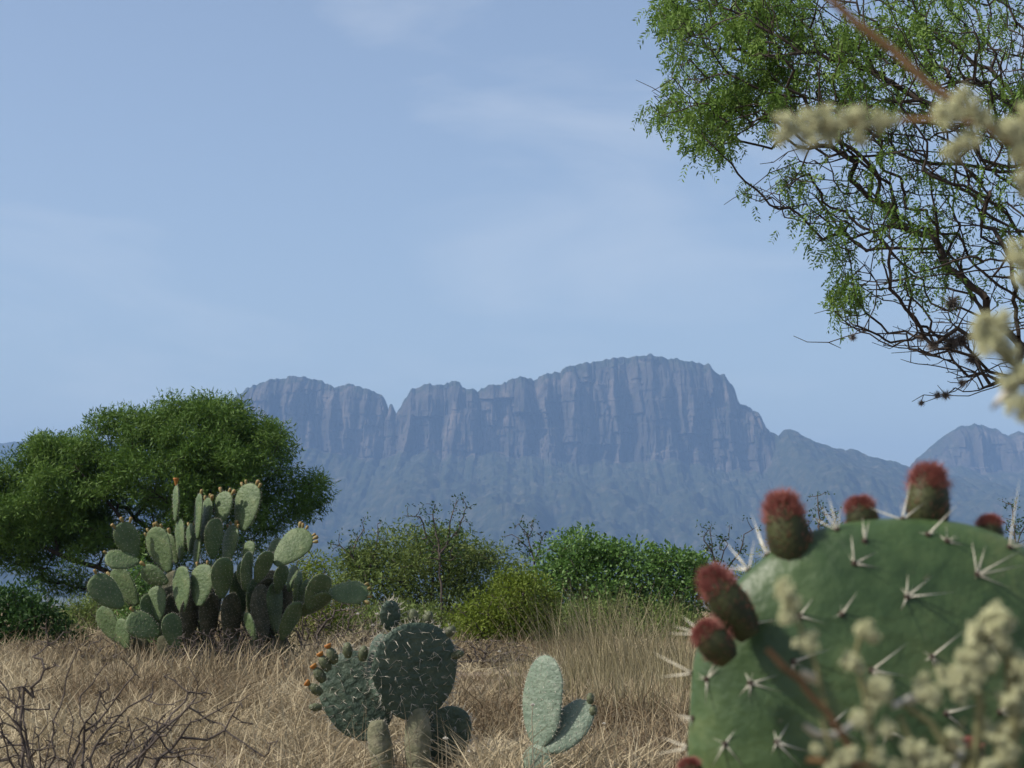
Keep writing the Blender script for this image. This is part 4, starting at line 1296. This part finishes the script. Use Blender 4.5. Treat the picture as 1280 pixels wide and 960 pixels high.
# ------------------------------------------------------------------ bare thorny bush low on the clearing's near side
def build_bare_bush():
    r = np.random.default_rng(111)
    D = 5.0
    base = P(105, 1089, D); base.z = gzf(base.x, D) - 0.02
    t = thing('bare_bush', 'leafless dark thorny bush spreading over the dry grass', 'bush', base)
    s = Skeleton()
    W = lambda p: tuple(P(p[0], p[1], D + (p[2] if len(p) > 2 else 0)))
    s.add(np.array(base), -1)
    b = tuple(base)
    lines = [[(59, 980), (67, 916), (75, 885), (83, 847), (90, 828), (98, 811)], [(101, 985), (105, 922), (100, 894), (100, 879), (116, 854), (122, 843), (134, 828)],
             [(105, 915), (134, 888), (147, 870), (156, 857), (169, 843)], [(110, 985), (112, 950), (134, 913), (150, 894), (175, 876), (191, 866), (191, 853)],
             [(180, 985), (200, 947), (225, 922), (250, 900), (272, 888), (300, 877), (312, 868)], [(225, 922), (259, 925, .05), (281, 913, .05), (290, 894, .05), (301, 879, .05)],
             [(150, 985), (175, 948), (203, 905), (215, 907), (240, 905)], [(203, 905), (190, 900), (178, 896)], [(30, 985), (28, 947), (26, 916), (28, 885), (30, 860), (34, 852)],
             [(30, 860), (42, 872), (40, 862)], [(45, 985), (30, 930), (20, 905), (0, 885)], [(26, 886), (12, 875), (0, 851), (-10, 845)], [(130, 985), (150, 950), (165, 925), (160, 895)],
             [(60, 985), (50, 945), (48, 920), (60, 905)], [(200, 947), (240, 942), (262, 946)], [(95, 985), (85, 940), (92, 900), (84, 880)], [(134, 913), (146, 906), (160, 912)], [(-20, 985), (-25, 930), (-40, 880)]]
    for i in range(16):
        x1 = -30 + 300 * r.random(); y1 = 850 + 85 * r.random()
        x0 = 60 + 0.45 * (x1 - 60) + r.normal(0, 12); dz = r.normal(0, 0.12)
        lines.append([(x0, 985, dz * 0.3), (x0 + 0.35 * (x1 - x0) + r.normal(0, 6), 985 + 0.45 * (y1 - 985), dz * 0.6), (x1, y1, dz)])
    for l in lines:
        pts = [W(p) for p in l]
        if l[0][1] > 970:
            pts = [b] + pts
        s.limb(pts, 0.035, r, 0.006)
    n0 = s.n
    pick = r.integers(10, n0, 320)
    tg = s.pos[pick] + r.normal(0, 0.075, (320, 3)) * np.array([1, 0.7, 1])
    s.grow(tg, 0.05, 0.03, r, 0.004)
    n1 = s.n
    for j in r.integers(10, n1, 700):                       # thorns
        s.add(s.pos[j] + rand_dirs(1, r)[0] * (0.006 + 0.012 * r.random()), int(j))
    link('stems', s.mesh('bare_bush_stems', 0.0013, 0.27, 0.008, 0.003), M_TWIG, t, Matrix.Translation(-base))
build_bare_bush()

# ------------------------------------------------------------------ dry grass
def blades(root, d, ln, wd, r, curl=0.4):
    """three-part tapering blades: root (N,3), d unit, ln, wd"""
    n = len(root)
    side = unit(np.cross(d, np.array([[0, 0, 1.0]]) + r.normal(0, 0.4, (n, 3))))
    hor = d * np.array([1, 1, 0])
    p1 = root + d * (ln * 0.5)[:, None]
    p2 = root + d * (ln * 1.0)[:, None] + hor * (ln * curl)[:, None] - np.array([0, 0, 1.0]) * (ln * curl * 0.45 * r.random(n))[:, None]
    h = side * (wd * 0.5)[:, None]
    V = np.stack([root - h, root + h, p1 + h * 0.8, p1 - h * 0.8, p2], 1).reshape(-1, 3)
    b = (np.arange(n) * 5)[:, None]
    Q = b + np.array([[0, 1, 2, 3]])
    T = b + np.array([[3, 2, 4]])
    return V, Q, T

def build_grass():
    r = np.random.default_rng(121)
    # tufts over the clearing, denser where it is near and in view
    n = 22000
    y = 4.6 + 24.0 * r.random(n) ** 1.2
    half = y * 0.30 + 0.9
    x = (r.random(n) * 2 - 1) * half
    patch = fbm(x * 0.9, y * 0.9, 0, 55, 3)
    bare = (np.hypot((x - P(70, 930, 6.2).x) / 0.6, (y - 7.0) / 1.1) < 1) & (r.random(n) < 0.72)
    clear = (np.abs(x - P(505, 960, 6.8).x) < 0.22) & (y > 5.9) & (y < 7.05)
    keep = ~clear & ((patch > -0.75) | (r.random(n) < 0.4)) & ~bare
    x, y, patch = x[keep], y[keep], patch[keep]
    per = 13
    m = len(x) * per
    X = np.repeat(x, per) + r.normal(0, 0.035, m)
    Y = np.repeat(y, per) + r.normal(0, 0.035, m)
    Z = gz(X, Y) - 0.01
    root = np.stack([X, Y, Z], -1)
    d = unit(np.stack([r.normal(0, 0.55, m), r.normal(0, 0.55, m), 0.35 + r.random(m) * 0.9], -1))
    ln = (0.06 + 0.13 * r.random(m) ** 1.5) * np.repeat(0.55 + 1.0 * np.clip(patch + 0.35, 0, 1.2), per)
    ln = ln * (1 + 0.9 * np.clip((Y - 12.5) / 3.0, 0, 1) * r.random(m))
    wd = (0.0037 + 0.00025 * Y) * (0.7 + 0.6 * r.random(m))
    V, Q, T = blades(root, d, ln, wd, r, 0.5)
    base_t = np.repeat(np.clip(0.50 + 0.45 * fbm(x * 1.7, y * 0.9, 0, 58, 3) + r.normal(0, 0.14, len(x)), 0, 1), per)
    tint = np.repeat(np.clip(base_t + r.normal(0, 0.15, m), 0, 1), 5)
    o = link('dry_grass', make_mesh('dry_grass', V, [Q, T], False, tint), M_STRAW)
    o['kind'] = 'stuff'; o['label'] = 'short dry straw coloured grass covering the clearing'; o['category'] = 'grass'
build_grass()

def build_loose_stalks():
    # single pale stalks standing above the mat
    r = np.random.default_rng(122)
    n = 2600
    y = 6.5 + 9.5 * r.random(n)
    x = (r.random(n) * 2 - 1) * (y * 0.29 + 0.4)
    k = (fbm(x * 0.8, y * 0.6, 0, 60, 2) + 0.25 * np.sign(x)) > -0.05
    x, y = x[k], y[k]; n = len(x)
    root = np.stack([x, y, gz(x, y) - 0.01], -1)
    d = unit(np.stack([r.normal(-0.1, 0.28, n), r.normal(0, 0.25, n), np.ones(n)], -1))
    V, Q, T = blades(root, d, 0.14 + 0.24 * r.random(n), np.full(n, 0.0034), r, 0.25)
    o = link('dry_grass_stalks', make_mesh('dry_grass_stalks', V, [Q, T], False, np.repeat(np.clip(r.normal(0.7, 0.2, n), 0, 1), 5)), M_STRAW)
    o['kind'] = 'stuff'; o['label'] = 'single pale straw stalks standing above the short dry grass'; o['category'] = 'grass'
build_loose_stalks()

def build_tussock(label, px, dist, n, height, lean, spread, seed, mat, group, wide=0.004, curl=0.16):
    r = np.random.default_rng(seed)
    base = P(px, 800, dist); base.z = gzf(base.x, dist) - 0.01
    X = r.normal(0, spread, n); Y = r.normal(0, spread * 0.8, n)
    root = np.stack([X, Y, gz(X + base.x, Y + base.y) - base.z - 0.005], -1)
    d = unit(np.stack([r.normal(lean, 0.22, n) + X * 0.35, r.normal(0, 0.17, n), np.ones(n)], -1))
    ln = height * (0.35 + 0.65 * r.random(n))
    V, Q, T = blades(root, d, ln, wide * (0.6 + 0.7 * r.random(n)), r, curl)
    tint = np.repeat(np.clip(r.normal(0.5, 0.22, n), 0, 1), 5)
    t = thing('grass_tussock', label, 'grass', base, group)
    o = link('blades', make_mesh('grass_tussock', V, [Q, T], False, tint), mat, t)
    o['kind'] = 'stuff'
    return t
G = 'tall dry grass tussocks'
build_tussock('tall straw tussock leaning in front of the bright green shrub', 742, 13.6, 520, 0.80, -0.16, 0.20, 131, M_TALLGRASS, G)
build_tussock('tall straw tussock between the bright green shrub and the red-budded cactus', 815, 13.0, 460, 0.72, -0.12, 0.20, 132, M_TALLGRASS, G)
build_tussock('greenish straw tussock right behind the small pale prickly pear', 700, 11.6, 420, 0.50, -0.10, 0.18, 133, M_TALLGRASS, G)
build_tussock('straw tussock right behind the rim of the red-budded cactus', 855, 11.4, 380, 0.55, -0.08, 0.18, 134, M_TALLGRASS, G)
build_tussock('thin straw tussock below the tall leaning grass', 780, 10.2, 380, 0.42, -0.10, 0.20, 139, M_TALLGRASS, G)
# coarse bleached blades at the foot of the tall prickly pear
G2 = 'bleached coarse grass below the tall prickly pear'
build_tussock('bleached coarse grass with long bent blades at the foot of the tall prickly pear', 300, 13.6, 230, 0.42, 0.05, 0.22, 135, M_STRAW, G2, 0.011, 0.5)
build_tussock('bleached coarse grass in front of the dark round lowest pads of the tall prickly pear', 205, 13.4, 230, 0.40, 0.12, 0.25, 136, M_STRAW, G2, 0.011, 0.5)
build_tussock('bleached coarse grass behind the tips of the bare thorny bush', 110, 13.2, 200, 0.34, 0.08, 0.28, 137, M_STRAW, G2, 0.009, 0.4)
build_tussock('bleached coarse grass where the grey scrub meets the clearing', 385, 13.8, 220, 0.34, -0.08, 0.22, 138, M_STRAW, G2, 0.009, 0.4)
build_tussock('bleached coarse grass below the dark shrub left of the tall prickly pear', 20, 13.4, 200, 0.30, 0.05, 0.28, 140, M_STRAW, G2, 0.008, 0.4)

# dry flower stalks with small white heads
M_HEAD = noise_mat('seed_head', [(0.45, 0.42, 0.36), (0.66, 0.63, 0.56)], 80, 0.9)
M_STALK = noise_mat('dry_stalk', [(0.22, 0.19, 0.13), (0.34, 0.29, 0.21)], 20, 0.9)
def build_stalk(label, pts, dist, head, seed):
    r = np.random.default_rng(seed)
    base = P(pts[0][0], 900, dist); base.z = gzf(base.x, dist) - 0.01
    t = thing('dry_flower', label, 'flower', base, 'dry flower stalks with white heads')
    s = Skeleton(2000)
    w = [tuple(P(x, y, dist)) for x, y in pts]
    s.limb([tuple(base)] + w, 0.04, r, 0.002)
    link('stem', s.mesh('dry_stalk', 0.0016, 0.02, 0.003, 0.5), M_STALK, t, Matrix.Translation(-base))
    n = 60
    d = rand_dirs(n, r); d[:, 2] = np.abs(d[:, 2]) * 0.7 + 0.1; d = unit(d)
    v, f = spikes(np.zeros((n, 3)), d * head, head * 0.25, 4)
    link('flower_head', make_mesh('flower_head', v, [f]), M_HEAD, t, Matrix.Translation(Vector(w[-1]) - base))
for i, (lab, pts, d, h) in enumerate((
        ('dry stalk with a white head in front of the lowest dark round pad', [(557, 985), (558, 950), (557, 924)], 6.0, 0.010),
        ('dry stalk with a white head above the knob on the left of the round pads', [(478, 900), (470, 830), (466, 782)], 7.4, 0.008),
        ('tiny dry flower on a bent stalk over the grey scrub', [(455, 800), (452, 780), (447, 768)], 9.0, 0.010),
        ('tiny dry flower standing over the top small pad of the round-padded cactus', [(472, 810), (471, 780), (471, 768)], 8.6, 0.010),
        ('small white flower in the grass behind the small pale prickly pear', [(625, 880), (624, 840), (624, 815)], 9.6, 0.010),
        ('small dry flower in front of the small pale prickly pear', [(667, 975), (666, 920), (666, 882)], 6.1, 0.009),
        ('small white flower low in the grass right of the round pads', [(600, 950), (588, 945), (586, 940)], 6.6, 0.008),
        ('small white flower in the grass past the small pale prickly pear', [(760, 930), (757, 910), (755, 905)], 8.0, 0.009))):
    build_stalk(lab, pts, d, h, 150 + i)

# ------------------------------------------------------------------ woolly flowering weed close to the lens
M_WOOL = noise_mat('woolly_flower', [(0.40, 0.42, 0.23), (0.58, 0.58, 0.36), (0.72, 0.69, 0.50)], 70, 0.9, spec=0.1)
M_WOOLGREY = noise_mat('woolly_leaf', [(0.42, 0.40, 0.34), (0.60, 0.57, 0.50)], 40, 0.9, spec=0.1)
M_WSTEM = noise_mat('weed_stem', [(0.16, 0.085, 0.035), (0.25, 0.15, 0.07)], 25, 0.8)
M_WSTEMD = noise_mat('weed_stem_dark', [(0.07, 0.035, 0.015), (0.13, 0.075, 0.035)], 25, 0.8)
M_WSTEMG = noise_mat('weed_stem_green', [(0.10, 0.10, 0.045), (0.20, 0.19, 0.09)], 25, 0.8)
def wool_mesh(seed):
    """knot of small woolly florets"""
    r = np.random.default_rng(seed)
    vs, fs, off = [], [], 0
    for k in range(24):
        c = rand_dirs(1, r)[0] * (0.45 + 0.45 * r.random()) * (0 if k == 0 else 1)
        rad = 0.22 + 0.14 * r.random()
        n = 70
        d = rand_dirs(n, r)
        v, f = spikes(c + d * rad * 0.35, c + d * rad * (0.7 + 0.9 * r.random(n) ** 2)[:, None] + r.normal(0, 0.04, (n, 3)), rad * 0.20, 3)
        vs.append(v); fs.append(f + off); off += len(v)
    return make_mesh('flower_clump', np.concatenate(vs), fs, False)
WOOL = [wool_mesh(i) for i in (1, 2, 3, 4)]
for m in WOOL:
    m.materials.append(M_WOOL)

def build_weed(label, foot, stems, clumps, leaves, dist, seed):
    r = np.random.default_rng(seed)
    base = P(foot, 2200, dist); base.z = gzf(base.x, dist) - 0.01
    t = thing('woolly_weed', label, 'weed', base)
    mpp = dist / FPX
    for pts, rad, mat in stems:
        s = Skeleton(3000)
        w = [tuple(P(p[0], p[1], dist + (p[2] if len(p) > 2 else 0))) for p in pts]
        if pts[0][1] > 1500:
            w[0] = (w[0][0], w[0][1], base.z)
        s.limb(w, 0.012, r, 0.0006)
        link('stem', s.mesh('weed_stem', rad * mpp * 0.62, 0.09, rad * mpp, 0.0001), mat, t, Matrix.Translation(-base))
    for i, c in enumerate(clumps):
        x, y, rad = c[:3]
        dd = c[3] if len(c) > 3 else 0
        link('flower_clump', WOOL[i % 4], None, t, Matrix.Translation(P(x, y, dist + dd) - base) @ Matrix.Rotation(r.random() * 6, 4, Vector(rand_dirs(1, r)[0])) @ Matrix.Scale(rad * mpp, 4))
    for pts, wd in leaves:
        c = np.array([P(x, y, dist - 0.005 + 0.01 * k) for k, (x, y) in enumerate(pts)])
        n = len(c)
        V, F = [], []
        for k in range(n):
            f = k / (n - 1)
            h = wd * mpp * math.sin(math.pi * (0.12 + 0.83 * f)) * 0.5
            tdir = c[min(k + 1, n - 1)] - c[max(k - 1, 0)]
            sd = unit(np.cross(tdir, np.array([0.2, 1, 0.3])))
            V += [c[k] - sd * h, c[k] + np.array([0, -0.002, -0.001]) , c[k] + sd * h, c[k] + np.array([0, 0.0015, -0.002])]
        for k in range(n - 1):
            a = k * 4
            for q in range(4):
                F.append((a + q, a + (q + 1) % 4, a + 4 + (q + 1) % 4, a + 4 + q))
        link('leaf', make_mesh('weed_leaf', np.array(V) - np.array(base), [np.array(F)], True), M_WOOLGREY, t)

build_weed('woolly pale yellow weed arching across the sky in front of the overhanging mesquite', 1345,
           [([(1345, 2300), (1335, 1500), (1322, 1000), (1310, 700), (1296, 520), (1282, 470), (1262, 450), (1240, 420)], 9, M_WSTEMG),
            ([(1310, 700, .0), (1322, 480, .02), (1316, 330, .02), (1300, 235, .02), (1278, 190, .02), (1220, 148, .02), (1160, 106, .02), (1095, 48, .02), (1040, 0, .02), (980, -60, .02)], 8, M_WSTEM),
            ([(1232, 156, .02), (1190, 150, .02), (1140, 150, .02), (1090, 153, .02), (1030, 158, .02), (980, 163, .02)], 5, M_WSTEM),
            ([(1316, 330, .02), (1290, 320, .02), (1270, 322, .02)], 4, M_WSTEMG)],
           [(978, 160, 22), (1004, 172, 20), (1012, 150, 19), (1040, 150, 22), (1036, 170, 15), (1070, 150, 20), (1075, 172, 14), (1102, 152, 17), (1118, 150, 10),
            (1182, 145, 20), (1205, 128, 22), (1226, 150, 20), (1206, 180, 22), (1190, 190, 14), (1262, 165, 22), (1282, 150, 24), (1278, 190, 20), (1285, 225, 20), (1276, 316, 22), (1284, 350, 20),
            (1228, 410, 20), (1250, 408, 20), (1240, 432, 22), (1262, 440, 17), (1262, 472, 20), (1282, 470, 22), (1274, 505, 20), (1292, 520, 24)],
           [([(1282, 468), (1262, 486), (1250, 500), (1240, 508)], 12)], 0.90, 161)
build_weed('woolly pale yellow weed with brown stems tangled in front of the red-budded pad', 1120,
           [([(1120, 2300), (1110, 1600), (1095, 1200), (1080, 1000), (1060, 930), (1035, 890), (1000, 850), (960, 812)], 6, M_WSTEMD),
            ([(1080, 1000), (1090, 920), (1076, 850), (1070, 815), (1078, 785)], 5, M_WSTEMG),
            ([(1110, 1600), (1180, 1150), (1215, 980), (1225, 880), (1215, 830), (1238, 785)], 8, M_WSTEMG),
            ([(1110, 1600), (1230, 1150), (1262, 990), (1268, 900), (1262, 820)], 13, M_WSTEMG),
            ([(1035, 890), (1020, 830), (1003, 790), (986, 745)], 4, M_WSTEMG),
            ([(1180, 1150), (1120, 990), (1080, 955), (1010, 950)], 6, M_WSTEM),
            ([(1215, 980), (1165, 905), (1130, 880), (1090, 870)], 6, M_WSTEMG), ([(1230, 1150), (1240, 1000), (1246, 915), (1270, 890)], 5, M_WSTEMG), ([(1180, 1150), (1165, 1000), (1150, 950), (1125, 895)], 5, M_WSTEMG), ([(1095, 1200), (1050, 1000), (1040, 940), (1028, 900)], 5, M_WSTEMG), ([(1120, 990), (1185, 935), (1206, 900)], 4, M_WSTEMG)],
           [(982, 735, 17), (990, 755, 16), (984, 772, 13), (1008, 803, 18), (1082, 786, 15), (1092, 796, 10), (1064, 826, 14), (1074, 836, 9),
            (1245, 775, 22), (1228, 795, 22), (1252, 798, 18), (1212, 818, 20), (1190, 845, 20), (1215, 845, 18), (1236, 828, 16), (1200, 868, 14), (1275, 830, 20), (1272, 856, 16),
            (1098, 862, 20), (1090, 880, 14), (1155, 860, 18), (1165, 872, 14), (1075, 900, 15), (1110, 910, 14), (1088, 918, 10), (1150, 950, 22), (1135, 935, 14), (1172, 962, 18), (1246, 915, 20), (1255, 940, 18), (1232, 962, 18), (1060, 945, 16), (1042, 962, 16), (1115, 960, 13), (1022, 935, 10), (1262, 875, 18), (1280, 890, 20), (1190, 925, 16), (1180, 945, 15), (1095, 945, 14)],
           [([(1004, 905), (1020, 918), (1045, 920), (1062, 908), (1078, 890)], 13), ([(1116, 882), (1135, 876), (1150, 868), (1158, 856)], 17), ([(1192, 965), (1200, 945), (1206, 925)], 12), ([(1000, 838), (1014, 846), (1022, 852)], 16)], 0.98, 162)
